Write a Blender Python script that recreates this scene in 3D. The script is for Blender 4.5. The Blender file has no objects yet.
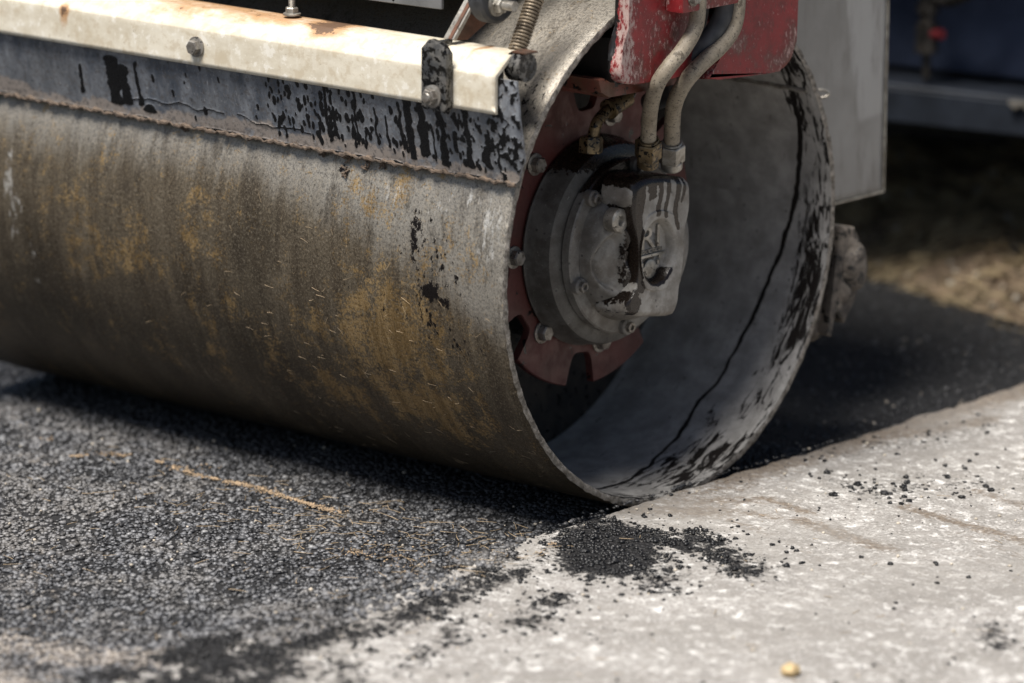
import bpy, bmesh, math, random
import numpy as np
from mathutils import Vector, Matrix
random.seed(4); rng = np.random.default_rng(7)
R = 0.36            # drum radius, metres
PI = math.pi
scn = bpy.context.scene
COL = scn.collection

# ------------------------------------------------------------------ numpy noise
_perm = rng.permutation(512)
def _h(ix, iy, iz, s):
    n = (ix * 374761393 + iy * 668265263 + iz * 2147483647 % 1000003 * 97 + s * 144269) & 0xffffffff
    n = ((n ^ (n >> 13)) * 1274126177) & 0xffffffff
    return ((n ^ (n >> 16)) & 0xffff) / 65535.0
def vnoise(x, y, z=0.0, s=0):
    x = np.asarray(x, float); y = np.asarray(y, float); z = np.asarray(z, float) + 0 * x
    ix, iy, iz = np.floor(x).astype(np.int64), np.floor(y).astype(np.int64), np.floor(z).astype(np.int64)
    fx, fy, fz = x - ix, y - iy, z - iz
    fx, fy, fz = [f * f * (3 - 2 * f) for f in (fx, fy, fz)]
    r = 0
    for a in (0, 1):
        for b in (0, 1):
            for c in (0, 1):
                w = (fx if a else 1 - fx) * (fy if b else 1 - fy) * (fz if c else 1 - fz)
                r = r + w * _h(ix + a, iy + b, iz + c, s)
    return r
def fbm(x, y, z=0.0, o=4, s=0):
    r = 0; a = 0.5; t = 0
    for k in range(o):
        f = 2 ** k
        r = r + a * vnoise(x * f, y * f, np.asarray(z) * f, s + k); t += a; a *= .5
    return r / t
def sstep(a, b, x):
    t = np.clip((x - a) / (b - a), 0, 1); return t * t * (3 - 2 * t)

# ------------------------------------------------------------------ scene helpers
def tag(o, label=None, cat=None, group=None, kind=None):
    if label: o['label'] = label
    if cat: o['category'] = cat
    if group: o['group'] = group
    if kind: o['kind'] = kind
    return o
def empty(name, loc=(0, 0, 0)):
    o = bpy.data.objects.new(name, None); o.location = loc; o.empty_display_size = .1; COL.objects.link(o); return o
def link(name, me, mats, parent=None, smooth=False, angle=None):
    o = bpy.data.objects.new(name, me); COL.objects.link(o)
    for m in (mats if isinstance(mats, (list, tuple)) else [mats]): me.materials.append(m)
    if parent is not None: o.parent = parent
    if smooth: me.polygons.foreach_set('use_smooth', [True] * len(me.polygons))
    if angle is not None: me.set_sharp_from_angle(angle=math.radians(angle))
    return o
def from_bm(name, bm, mats, parent=None, smooth=True, angle=35):
    bmesh.ops.recalc_face_normals(bm, faces=bm.faces)
    me = bpy.data.meshes.new(name); bm.to_mesh(me); bm.free()
    return link(name, me, mats, parent, smooth, angle if smooth else None)
def from_np(name, V, F, mats, parent=None, smooth=False):
    me = bpy.data.meshes.new(name)
    V = np.ascontiguousarray(V, dtype=np.float32); F = np.ascontiguousarray(F, dtype=np.int32)
    k = F.shape[1]
    me.vertices.add(len(V)); me.vertices.foreach_set('co', V.ravel())
    me.loops.add(F.size); me.loops.foreach_set('vertex_index', F.ravel())
    me.polygons.add(len(F)); me.polygons.foreach_set('loop_start', np.arange(0, F.size, k, dtype=np.int32))
    me.update(calc_edges=True)
    return link(name, me, mats, parent, smooth)
def attr(o, name, arr, vec=False):
    a = o.data.attributes.new(name, 'FLOAT_VECTOR' if vec else 'FLOAT', 'POINT')
    a.data.foreach_set('vector' if vec else 'value', np.ascontiguousarray(arr, dtype=np.float32).ravel())
def grid(nx, ny):
    i, j = np.meshgrid(np.arange(nx - 1), np.arange(ny - 1), indexing='ij')
    a = (i * ny + j).ravel(); return np.stack([a, a + ny, a + ny + 1, a + 1], 1)
def box(bm, x0, x1, y0, y1, z0, z1, bev=0.0, seg=2, rot=None, piv=None):
    r = bmesh.ops.create_cube(bm, size=1)
    vs = r['verts']
    for v in vs:
        v.co = Vector(((x0 + x1) / 2 + v.co.x * (x1 - x0), (y0 + y1) / 2 + v.co.y * (y1 - y0), (z0 + z1) / 2 + v.co.z * (z1 - z0)))
    if rot is not None:
        pv = Vector(piv if piv else ((x0 + x1) / 2, (y0 + y1) / 2, (z0 + z1) / 2))
        for v in vs: v.co = rot @ (v.co - pv) + pv
    if bev > 0:
        es = list({e for v in vs for e in v.link_edges})
        bmesh.ops.bevel(bm, geom=es, offset=bev, segments=seg, affect='EDGES', profile=.6)
def prism(bm, pts, x0, x1, bev=0.0, seg=2, axis='x'):
    """extrude a polygon given in (y, z) along x (or (x,z) along y, or (x,y) along z)"""
    def P(a, b, h):
        return {'x': (h, a, b), 'y': (a, h, b), 'z': (a, b, h)}[axis]
    v0 = [bm.verts.new(P(a, b, x0)) for a, b in pts]; v1 = [bm.verts.new(P(a, b, x1)) for a, b in pts]
    n = len(pts); fs = [bm.faces.new(v0), bm.faces.new(v1[::-1])]
    for i in range(n): fs.append(bm.faces.new((v0[i], v0[(i + 1) % n], v1[(i + 1) % n], v1[i])))
    if bev > 0:
        es = [e for e in fs[1].edges] + [e for e in fs[0].edges]
        bmesh.ops.bevel(bm, geom=es, offset=bev, segments=seg, affect='EDGES', profile=.6)
def lathe(bm, prof, cy, cz, n=64, cap=True):
    """revolve (x, r) profile about the x axis through (cy, cz)"""
    rings = []
    for x, r in prof:
        rings.append([bm.verts.new((x, cy + r * math.sin(2 * PI * k / n), cz - r * math.cos(2 * PI * k / n))) for k in range(n)])
    for a, b in zip(rings, rings[1:]):
        for k in range(n): bm.faces.new((a[k], a[(k + 1) % n], b[(k + 1) % n], b[k]))
    if cap: bm.faces.new(rings[0]); bm.faces.new(rings[-1])
def catmull(P, m=8):
    P = [Vector(p) for p in P]; P = [P[0] * 2 - P[1]] + P + [P[-1] * 2 - P[-2]]; out = []
    for i in range(1, len(P) - 2):
        for k in range(m):
            t = k / m; a, b, c, d = P[i - 1:i + 3]
            out.append(.5 * ((2 * b) + (c - a) * t + (2 * a - 5 * b + 4 * c - d) * t * t + (3 * b - a - 3 * c + d) * t ** 3))
    out.append(P[-2]); return out
def tube(bm, P, r, n=16, cap=True):
    P = [Vector(p) for p in P]; up = Vector((0.3, .2, 1)).normalized(); rings = []
    for i, p in enumerate(P):
        t = (P[min(i + 1, len(P) - 1)] - P[max(i - 1, 0)]).normalized()
        a = (up - t * up.dot(t)).normalized(); b = t.cross(a); up = a
        rr = r(i / (len(P) - 1)) if callable(r) else r
        rings.append([bm.verts.new(p + (a * math.cos(2 * PI * k / n) + b * math.sin(2 * PI * k / n)) * rr) for k in range(n)])
    for a, b in zip(rings, rings[1:]):
        for k in range(n): bm.faces.new((a[k], a[(k + 1) % n], b[(k + 1) % n], b[k]))
    if cap: bm.faces.new(rings[0]); bm.faces.new(rings[-1][::-1])
def frame_to(d):
    return Vector(d).normalized().to_track_quat('Z', 'X').to_matrix()
def hexbolt(bm, p, d, r=.011, h=.008, washer=True, stud=0.0, socket=False):
    p = Vector(p); M = frame_to(d)
    def put(prof, n, ph=0):
        rings = [[bm.verts.new(p + M @ Vector((rr * math.cos(2 * PI * k / n + ph), rr * math.sin(2 * PI * k / n + ph), zz))) for k in range(n)] for zz, rr in prof]
        for a, b in zip(rings, rings[1:]):
            for k in range(n): bm.faces.new((a[k], a[(k + 1) % n], b[(k + 1) % n], b[k]))
        bm.faces.new(rings[0][::-1]); bm.faces.new(rings[-1])
    z = 0
    if washer: put([(0, r * 1.35), (.0025, r * 1.35), (.003, r * 1.25)], 24); z = .003
    if socket:
        put([(z, r), (z + h * .9, r), (z + h, r * .9), (z + h, r * .5), (z + h * .4, r * .48)], 18)
    else:
        put([(z, r), (z + h * .8, r), (z + h, r * .86)], 6, .4)
    if stud > 0:
        pr = []
        for k in range(int(stud / .0018)): pr += [(z + h + k * .0018, r * .5), (z + h + k * .0018 + .0009, r * .56)]
        put(pr, 16)

# ------------------------------------------------------------------ material helpers
class NT:
    def __init__(s, name):
        s.m = bpy.data.materials.new(name); s.m.use_nodes = True; s.t = s.m.node_tree; s.n = s.t.nodes
        s.b = s.n['Principled BSDF']; s.tc = s.n.new('ShaderNodeTexCoord')
    def L(s, a, b): s.t.links.new(a, b)
    def put(s, sock, v):
        if hasattr(v, 'is_linked') or isinstance(v, bpy.types.NodeSocket): s.L(v, sock)
        elif isinstance(v, (tuple, list)) and len(v) == 3 and sock.type == 'RGBA': sock.default_value = (*v, 1)
        else: sock.default_value = v
    def obj(s): return s.tc.outputs['Object']
    def at(s, name, vec=False):
        a = s.n.new('ShaderNodeAttribute'); a.attribute_name = name; return a.outputs['Vector' if vec else 'Fac']
    def scale(s, v, sc, off=(0, 0, 0), rot=(0, 0, 0)):
        m = s.n.new('ShaderNodeMapping'); s.L(v, m.inputs[0]); m.inputs['Scale'].default_value = sc; m.inputs['Location'].default_value = off; m.inputs['Rotation'].default_value = rot; return m.outputs[0]
    def noise(s, v, sc=5, d=4, r=.55, dist=0.0):
        n = s.n.new('ShaderNodeTexNoise'); s.L(v, n.inputs['Vector']); n.inputs['Scale'].default_value = sc; n.inputs['Detail'].default_value = d
        n.inputs['Roughness'].default_value = r; n.inputs['Distortion'].default_value = dist; return n.outputs['Fac']
    def voro(s, v, sc=5, out='Distance', feat='F1', rnd=1.0):
        n = s.n.new('ShaderNodeTexVoronoi'); n.feature = feat; s.L(v, n.inputs['Vector']); n.inputs['Scale'].default_value = sc; n.inputs['Randomness'].default_value = rnd
        return n.outputs[out]
    def ramp(s, f, a, b, c0=0.0, c1=1.0):
        n = s.n.new('ShaderNodeMapRange'); n.interpolation_type = 'SMOOTHSTEP'; s.put(n.inputs[0], f)
        n.inputs[1].default_value = a; n.inputs[2].default_value = b; n.inputs[3].default_value = c0; n.inputs[4].default_value = c1; return n.outputs[0]
    def math(s, op, a, b=0.0, c=0.0):
        n = s.n.new('ShaderNodeMath'); n.operation = op; s.put(n.inputs[0], a); s.put(n.inputs[1], b)
        if op == 'MULTIPLY_ADD': s.put(n.inputs[2], c)
        return n.outputs[0]
    def mix(s, f, a, b):
        n = s.n.new('ShaderNodeMix'); n.data_type = 'RGBA'; s.put(n.inputs[0], f); s.put(n.inputs[6], a); s.put(n.inputs[7], b); return n.outputs[2]
    def bump(s, h, st=.3, dist=.002, prev=None):
        n = s.n.new('ShaderNodeBump'); s.L(h, n.inputs['Height']); n.inputs['Strength'].default_value = st; n.inputs['Distance'].default_value = dist
        if prev is not None: s.L(prev, n.inputs['Normal'])
        return n.outputs[0]
    def done(s, col, rough=.5, metal=0.0, normal=None, spec=.5):
        s.put(s.b.inputs['Base Color'], col); s.put(s.b.inputs['Roughness'], rough); s.put(s.b.inputs['Metallic'], metal)
        s.b.inputs['Specular IOR Level'].default_value = spec
        if normal is not None: s.L(normal, s.b.inputs['Normal'])
        return s.m

def metal_dirty(name, base, dirt, tar=0.0, rough=.5, metal=.3, scale=30, speck=.5):
    """painted or bare machined part with grime and optional bitumen spatter"""
    k = NT(name); o = k.obj()
    n1 = k.noise(o, scale, 6, .6); n2 = k.noise(o, scale * 4, 4, .6)
    c = k.mix(k.ramp(n1, .35, .7), base, dirt)
    c = k.mix(k.ramp(n2, .6, .75, 0, speck), c, tuple(min(1, x * 1.8 + .03) for x in base))
    ro = k.ramp(n2, .3, .7, rough - .12, rough + .18)
    if tar > 0:
        v = k.noise(o, scale * 2.3, 5, .65, .4)
        msk = k.ramp(v, .64 - tar * .2, .67 - tar * .2)
        c = k.mix(msk, c, (.006, .0055, .005)); ro = k.math('MULTIPLY', ro, k.math('SUBTRACT', 1.0, k.math('MULTIPLY', msk, .45)))
    return k.done(c, ro, metal, k.bump(n2, .25, .0012))

# ------------------------------------------------------------------ materials
def m_drum_out():
    k = NT('worn_drum_steel'); uv = k.at('uvw', True)
    st = k.noise(k.scale(uv, (42, 5, 1)), 1, 8, .72, .5); patch = k.noise(k.scale(uv, (20, 7, 1)), 1, 9, .78, .05)          # circumferential streaks
    st2 = k.noise(k.scale(uv, (190, 9, 1)), 1, 5, .6)
    big = k.noise(k.scale(uv, (5, 3.2, 1)), 1, 5, .6, .4)
    fine = k.noise(uv, 260, 4, .65); med = k.noise(uv, 45, 6, .68, .5)
    pale = k.at('pale'); och = k.at('ochre'); tar = k.at('tar'); wh = k.at('white'); dark = k.at('dark')
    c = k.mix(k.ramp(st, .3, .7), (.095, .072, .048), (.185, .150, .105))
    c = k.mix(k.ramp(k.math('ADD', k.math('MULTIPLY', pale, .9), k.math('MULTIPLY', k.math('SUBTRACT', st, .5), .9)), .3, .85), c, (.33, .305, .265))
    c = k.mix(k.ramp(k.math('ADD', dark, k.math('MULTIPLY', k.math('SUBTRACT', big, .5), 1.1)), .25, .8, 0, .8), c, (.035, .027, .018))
    c = k.mix(k.ramp(patch, .50, .62, 0, .6), c, (.045, .034, .024)); c = k.mix(k.ramp(patch, .44, .34, 0, .5), c, (.30, .25, .18))
    om = k.math('ADD', och, k.math('MULTIPLY', k.math('SUBTRACT', med, .5), 1.6))
    om = k.math('ADD', om, k.math('ADD', k.math('MULTIPLY', k.math('SUBTRACT', fine, .5), 1.6), k.math('MULTIPLY', k.math('SUBTRACT', k.noise(k.scale(uv, (1, .7, 1)), 17, 7, .75), .5), 2.2)))
    c = k.mix(k.ramp(om, .34, .74, 0, .92), c, k.mix(k.ramp(st, .4, .6), (.27, .17, .065), (.46, .31, .14)))
    c = k.mix(k.ramp(st2, .62, .72, 0, .45), c, (.35, .27, .16))
    c = k.mix(k.ramp(k.noise(k.scale(uv, (110, 22, 1)), 1, 5, .7), .62, .72, 0, .6), c, (.045, .035, .026))
    c = k.mix(k.ramp(k.noise(uv, 120, 5, .7), .66, .71, 0, .7), c, (.5, .46, .38))
    wm = k.math('ADD', wh, k.math('MULTIPLY', k.math('SUBTRACT', k.noise(k.scale(uv, (120, 40, 1)), 1, 5, .7), .5), 1.8))
    c = k.mix(k.ramp(wm, .5, .75, 0, .85), c, (.66, .64, .6))
    tm = k.math('ADD', tar, k.math('MULTIPLY', k.math('SUBTRACT', k.noise(k.scale(uv, (120, 70, 1)), 1, 5, .75), .5), 2.4))
    tmk = k.ramp(tm, .5, .58); vs_ = k.voro(k.scale(uv, (75, 50, 1)), 1); vr = k.math('ADD', k.at('spots'), k.math('MULTIPLY', k.math('SUBTRACT', k.noise(uv, 30, 4, .7), .5), 1.4)); tmk = k.math('MAXIMUM', tmk, k.math('MULTIPLY', k.ramp(k.math('ADD', vs_, k.math('MULTIPLY', k.noise(uv, 220, 3), .25)), .36, .28), k.ramp(vr, .5, .6)))
    g = k.noise(uv, 190, 8, .82); g3 = k.noise(k.scale(uv, (420, 260, 1)), 1, 4, .8); c = k.mix(k.ramp(g3, .50, .38, 0, .55), c, (.03, .022, .014)); c = k.mix(k.ramp(g3, .54, .66, 0, .45), c, (.48, .41, .30))
    c = k.mix(k.ramp(g, .47, .36, 0, .8), c, (.035, .027, .018)); c = k.mix(k.ramp(g, .54, .66, 0, .6), c, (.42, .36, .27))
    c = k.mix(tmk, c, (.012, .009, .008))
    h = k.math('ADD', k.math('ADD', k.math('MULTIPLY', fine, .5), k.math('MULTIPLY', g, 1.2)), k.math('ADD', k.math('MULTIPLY', st2, .35), k.math('MULTIPLY', tmk, 1.2)))
    ro = k.math('SUBTRACT', k.ramp(g, .35, .65, .32, .6), k.math('MULTIPLY', tmk, .15))
    return k.done(c, ro, .6, k.bump(h, .55, .0011))
def m_drum_in():
    k = NT('drum_inner_steel'); uv = k.at('uvw', True); tar = k.at('tar')
    n = k.noise(uv, 28, 6, .62); f = k.noise(uv, 220, 4, .6)
    c = k.mix(k.ramp(n, .3, .75), (.22, .212, .20), (.38, .368, .35))
    c = k.mix(k.ramp(f, .62, .72, 0, .5), c, (.3, .29, .28))
    c = k.mix(k.ramp(k.voro(uv, 34), .0, .12, .8, 0), c, (.06, .06, .06))
    tm = k.math('ADD', tar, k.math('MULTIPLY', k.math('SUBTRACT', k.noise(k.scale(uv, (110, 20, 1)), 1, 7, .75, .8), .5), 2.8))
    tmk = k.ramp(k.math('MAXIMUM', tm, k.math('ADD', k.at('seam'), k.math('MULTIPLY', k.math('SUBTRACT', k.noise(uv, 150, 3), .5), .5))), .5, .58)
    c = k.mix(tmk, c, (.012, .010, .009))
    return k.done(c, k.math('SUBTRACT', k.ramp(f, .3, .7, .5, .68), k.math('MULTIPLY', tmk, .22)), .1, k.bump(k.math('ADD', k.math('MULTIPLY', f, .5), tmk), .5, .0015))
def m_drum_rim():
    k = NT('battered_rim_steel'); o = k.obj()
    n = k.noise(o, 90, 6, .7); f = k.noise(o, 300, 4, .7)
    c = k.mix(k.ramp(n, .35, .65), (.10, .088, .072), (.33, .30, .265))
    c = k.mix(k.ramp(f, .62, .7), c, (.55, .52, .48))
    return k.done(c, .5, .4, k.bump(n, .9, .003))
def m_asphalt_stone():
    k = NT('asphalt_aggregate'); r = k.at('rnd'); d = k.at('dust'); o = k.obj()
    ground_shade = k.at('fresh'); c = k.mix(k.ramp(r, .1, .75), (.016, .0165, .019), (.155, .157, .166))  # fresh carries the shadow painted around the drum
    c = k.mix(k.ramp(r, .9, 1.0, 0, .7), c, (.30, .30, .30))
    n = k.noise(o, 400, 3, .6); mac = k.noise(o, 4.5, 6, .7); c = k.mix(k.ramp(mac, .45, .62, 0, .45), c, (.24, .225, .21)); c = k.mix(k.ramp(mac, .48, .36, 0, .4), c, (.03, .03, .032)); c = k.mix(k.math('MULTIPLY', ground_shade, .88), c, k.mix(r, (.010, .010, .011), (.04, .04, .041)))  # last mix paints the shadow around the drum into the stones
    dm = k.math('ADD', d, k.math('MULTIPLY', k.math('SUBTRACT', k.noise(o, 60, 6, .75), .5), 2.2))
    c = k.mix(k.ramp(dm, .45, .9, 0, .75), c, (.40, .35, .30))
    return k.done(c, k.ramp(n, .3, .7, .3, .6), 0, k.bump(n, .5, .0008))
def m_asphalt_base():
    k = NT('asphalt_binder'); o = k.obj(); d = k.at('dust')
    v = k.voro(o, 140); n = k.noise(o, 30, 5, .6); f = k.noise(o, 500, 3, .6)
    c = k.mix(n, (.008, .008, .009), (.022, .022, .023))
    dm = k.math('ADD', d, k.math('MULTIPLY', k.math('SUBTRACT', k.noise(o, 60, 6, .75), .5), 2.2))
    c = k.mix(k.ramp(dm, .45, .9, 0, .5), c, (.30, .27, .24))
    return k.done(c, .6, 0, k.bump(v, -1.0, .004, k.bump(f, .4, .001)))
def m_concrete():
    k = NT('weathered_concrete'); o = k.obj(); sp = k.at('spill'); br = k.at('brown')
    n = k.noise(o, 6, 8, .65); m = k.noise(o, 42, 7, .72); f = k.noise(o, 260, 4, .7)
    c = k.mix(k.ramp(n, .3, .7), (.24, .226, .208), (.38, .362, .34))
    c = k.mix(k.ramp(m, .5, .64, 0, .8), c, (.25, .23, .21)); m2 = k.noise(o, 130, 5, .75); c = k.mix(k.ramp(m2, .54, .66, 0, .6), c, (.15, .14, .125)); c = k.mix(k.ramp(m2, .45, .33, 0, .8), c, (.78, .76, .73)); c = k.mix(k.ramp(k.noise(o, 14, 7, .8), .52, .62, 0, .6), c, (.22, .205, .19)); c = k.mix(k.ramp(k.voro(o, 75), .0, .16, .85, 0), c, (.10, .095, .09))
    c = k.mix(k.ramp(m, .47, .34, 0, .85), c, (.74, .72, .69))
    c = k.mix(k.ramp(f, .54, .62, 0, .7), c, (.13, .12, .11))
    c = k.mix(k.ramp(k.voro(o, 90), .0, .22, .5, 0), c, (.75, .73, .70))
    bm_ = k.math('ADD', br, k.math('MULTIPLY', k.math('SUBTRACT', k.noise(k.scale(o, (70, 100, 1)), 1, 8, .82), .5), 3.2))
    c = k.mix(k.ramp(bm_, .35, .85, 0, .85), c, k.mix(k.ramp(k.noise(o, 170, 7, .8), .38, .6), (.065, .045, .03), (.20, .155, .11)))
    s2 = k.noise(k.scale(o, (48, 70, 1)), 1, 8, .8, .8)
    sm = k.math('ADD', sp, k.math('MULTIPLY', k.math('SUBTRACT', s2, .5), 3.0))
    mk = k.ramp(sm, .50, .58); c = k.mix(k.ramp(k.noise(o, 2.6, 8, .75), .46, .6, 0, .5), c, (.23, .215, .195))
    c = k.mix(mk, c, (.014, .0135, .014))
    h = k.math('ADD', k.math('SUBTRACT', k.math('MULTIPLY', m, .8), k.math('MULTIPLY', m2, .7)), k.math('ADD', k.math('MULTIPLY', f, .35), k.math('MULTIPLY', mk, .6)))
    return k.done(c, k.math('SUBTRACT', .85, k.math('MULTIPLY', mk, .35)), 0, k.bump(k.math('ADD', h, k.math('MULTIPLY', k.math('MULTIPLY', mk, k.voro(o, 170)), 1.2)), .8, .0045))
def m_simple(name, col, rough=.6, metal=0.0, var=.3, scale=40):
    k = NT(name); n = k.noise(k.obj(), scale, 5, .6)
    c = k.mix(k.ramp(n, .3, .7), tuple(x * (1 - var) for x in col), tuple(min(1, x * (1 + var)) for x in col))
    return k.done(c, rough, metal, k.bump(n, .3, .002))
def m_cream():
    k = NT('rust_stained_cream_paint'); o = k.obj(); wr = k.at('rust')
    n = k.noise(k.scale(o, (14, 30, 30)), 1, 7, .65); f = k.noise(o, 130, 5, .7); run = k.noise(k.scale(o, (70, 8, 8)), 1, 5, .6)
    c = k.mix(k.ramp(n, .3, .7), (.70, .65, .54), (.54, .48, .37))
    c = k.mix(k.ramp(run, .52, .66, 0, .22), c, (.80, .77, .69)); bl_ = k.noise(o, 55, 5, .7); c = k.mix(k.ramp(bl_, .52, .62, 0, .6), c, (.50, .42, .30)); c = k.mix(k.ramp(bl_, .44, .36, 0, .6), c, (.82, .79, .72))
    rm = k.math('ADD', wr, k.math('MULTIPLY', k.math('SUBTRACT', n, .5), 1.5))
    c = k.mix(k.ramp(rm, .35, .9, 0, .85), c, (.42, .22, .09))
    c = k.mix(k.ramp(k.math('ADD', rm, k.math('MULTIPLY', k.math('SUBTRACT', f, .5), 1.5)), .9, 1.1, 0, .9), c, (.10, .06, .04))
    c = k.mix(k.ramp(f, .67, .7, 0, .85), c, (.16, .10, .06))
    return k.done(c, k.ramp(f, .3, .7, .35, .55), 0, k.bump(f, .2, .001))
def m_scraper():
    k = NT('tar_splashed_blue_grey_steel'); o = k.obj(); tar = k.at('tar'); pale = k.at('pale')
    n = k.noise(k.scale(o, (40, 15, 15)), 1, 7, .65); f = k.noise(o, 260, 4, .7); b = k.noise(o, 9, 3, .5)
    c = k.mix(k.ramp(n, .3, .72), (.055, .068, .092), (.27, .285, .31))
    c = k.mix(k.ramp(b, .35, .65, 0, .5), c, (.17, .175, .18))
    pm = k.math('ADD', pale, k.math('MULTIPLY', k.math('SUBTRACT', k.noise(o, 70, 5, .7), .5), 1.3))
    c = k.mix(k.ramp(pm, .4, .75, 0, .85), c, (.34, .29, .25)); c = k.mix(k.ramp(k.noise(o, 150, 6, .78), .5, .4, 0, .7), c, (.10, .09, .085))
    c = k.mix(k.ramp(f, .60, .72, 0, .6), c, (.5, .5, .5)); c = k.mix(k.ramp(k.noise(k.scale(o, (300, 60, 45)), 1, 5, .75), .6, .7, 0, .6), c, (.42, .43, .45)); c = k.mix(k.ramp(k.noise(o, 110, 5, .75), .44, .3, 0, .8), c, (.03, .033, .04))
    mk = k.ramp(tar, .45, .55)
    c = k.mix(mk, c, (.006, .006, .0065))
    return k.done(c, k.math('SUBTRACT', k.ramp(f, .3, .7, .4, .6), k.math('MULTIPLY', mk, .2)), .2, k.bump(k.math('ADD', k.math('MULTIPLY', f, .5), mk), .4, .001))
def m_red():
    k = NT('chipped_red_paint'); o = k.obj(); tar = k.at('tar')
    n = k.noise(o, 18, 7, .7); f = k.noise(k.scale(o, (200, 200, 90)), 1, 5, .75); sc = k.noise(k.scale(o, (120, 120, 30), rot=(.3, 0, 0)), 1, 5, .7)
    c = k.mix(k.ramp(n, .35, .65), (.25, .018, .022), (.10, .010, .011))
    c = k.mix(k.ramp(k.noise(o, 9, 6, .75), .5, .62, 0, .7), c, (.16, .085, .07))
    m1 = k.math('ADD', f, k.math('MULTIPLY', k.math('SUBTRACT', n, .5), .5))
    c = k.mix(k.ramp(m1, .57, .63, 0, .75), c, (.42, .28, .26))
    c = k.mix(k.ramp(sc, .66, .7, 0, .7), c, (.55, .42, .38))
    c = k.mix(k.ramp(f, .42, .34, 0, .85), c, (.03, .012, .01))
    pl = k.at('pale')
    pm = k.math('ADD', pl, k.math('MULTIPLY', k.math('SUBTRACT', f, .5), 2.0))
    c = k.mix(k.ramp(pm, .5, .75, 0, .8), c, (.42, .33, .30))
    tm = k.math('ADD', tar, k.math('MULTIPLY', k.math('SUBTRACT', k.noise(o, 120, 5, .7), .5), 1.5))
    mk = k.ramp(tm, .5, .6); c = k.mix(mk, c, (.008, .007, .007))
    return k.done(c, k.ramp(f, .3, .7, .32, .55), 0, k.bump(k.math('ADD', f, mk), .35, .0012))
def m_motor(nm='grimy_cast_grey', g=.85):
    k = NT(nm); o = k.obj(); tar = k.at('tar')
    n = k.noise(o, 35, 6, .65); f = k.noise(o, 300, 4, .7)
    c = k.mix(k.ramp(n, .3, .7), tuple(v * g for v in (.16, .148, .13)), tuple(v * g for v in (.30, .285, .26)))
    c = k.mix(k.ramp(k.noise(o, 22, 6, .72), .48, .6, 0, .4), c, (.075 * g, .055 * g, .038 * g))
    c = k.mix(k.ramp(k.voro(o, 60), .05, .16, .8, 0), c, (.03, .028, .026))
    c = k.mix(k.ramp(f, .63, .72, 0, .5), c, (.52, .5, .46))
    tm = k.math('ADD', tar, k.math('MULTIPLY', k.math('SUBTRACT', k.noise(o, 110, 4, .65), .5), .9))
    mk = k.ramp(tm, .5, .56); c = k.mix(mk, c, (.016, .011, .008))
    return k.done(c, k.math('SUBTRACT', k.ramp(f, .3, .7, .45, .62), k.math('MULTIPLY', mk, .3)), .1, k.bump(k.math('ADD', k.math('MULTIPLY', f, .6), k.math('MULTIPLY', mk, .8)), .5, .0012))
def m_hose():
    k = NT('dusty_hose_rubber'); o = k.obj(); n = k.noise(o, 60, 6, .7); f = k.noise(o, 280, 4, .7)
    c = k.mix(k.ramp(n, .3, .7), (.17, .14, .10), (.30, .26, .20))
    c = k.mix(k.ramp(f, .43, .36, 0, .9), c, (.03, .025, .02))
    c = k.mix(k.ramp(n, .58, .64, 0, .8), c, (.05, .038, .025))
    return k.done(c, .6, 0, k.bump(f, .5, .001))
def m_panel():
    k = NT('dusty_grey_sheet_metal'); o = k.obj(); n = k.noise(o, 7, 6, .6); f = k.noise(o, 200, 4, .7); w = k.at('worn')  # worn carries the sunlit patch painted on the panel
    c = k.mix(k.ramp(n, .3, .7), (.20, .197, .19), (.30, .296, .285))
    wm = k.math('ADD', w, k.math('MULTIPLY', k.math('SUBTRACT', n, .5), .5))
    c = k.mix(k.ramp(wm, .3, .85, 0, .6), c, (.40, .40, .395))  # the worn mask paints a lighter sunlit patch
    c = k.mix(k.ramp(f, .66, .72, 0, .6), c, (.42, .42, .4)); c = k.mix(k.ramp(k.noise(k.scale(o, (30, 30, 5)), 1, 6, .7), .5, .64, 0, .5), c, (.13, .12, .11))
    return k.done(c, k.ramp(n, .3, .7, .4, .55), .2, k.bump(f, .15, .0008))

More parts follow.
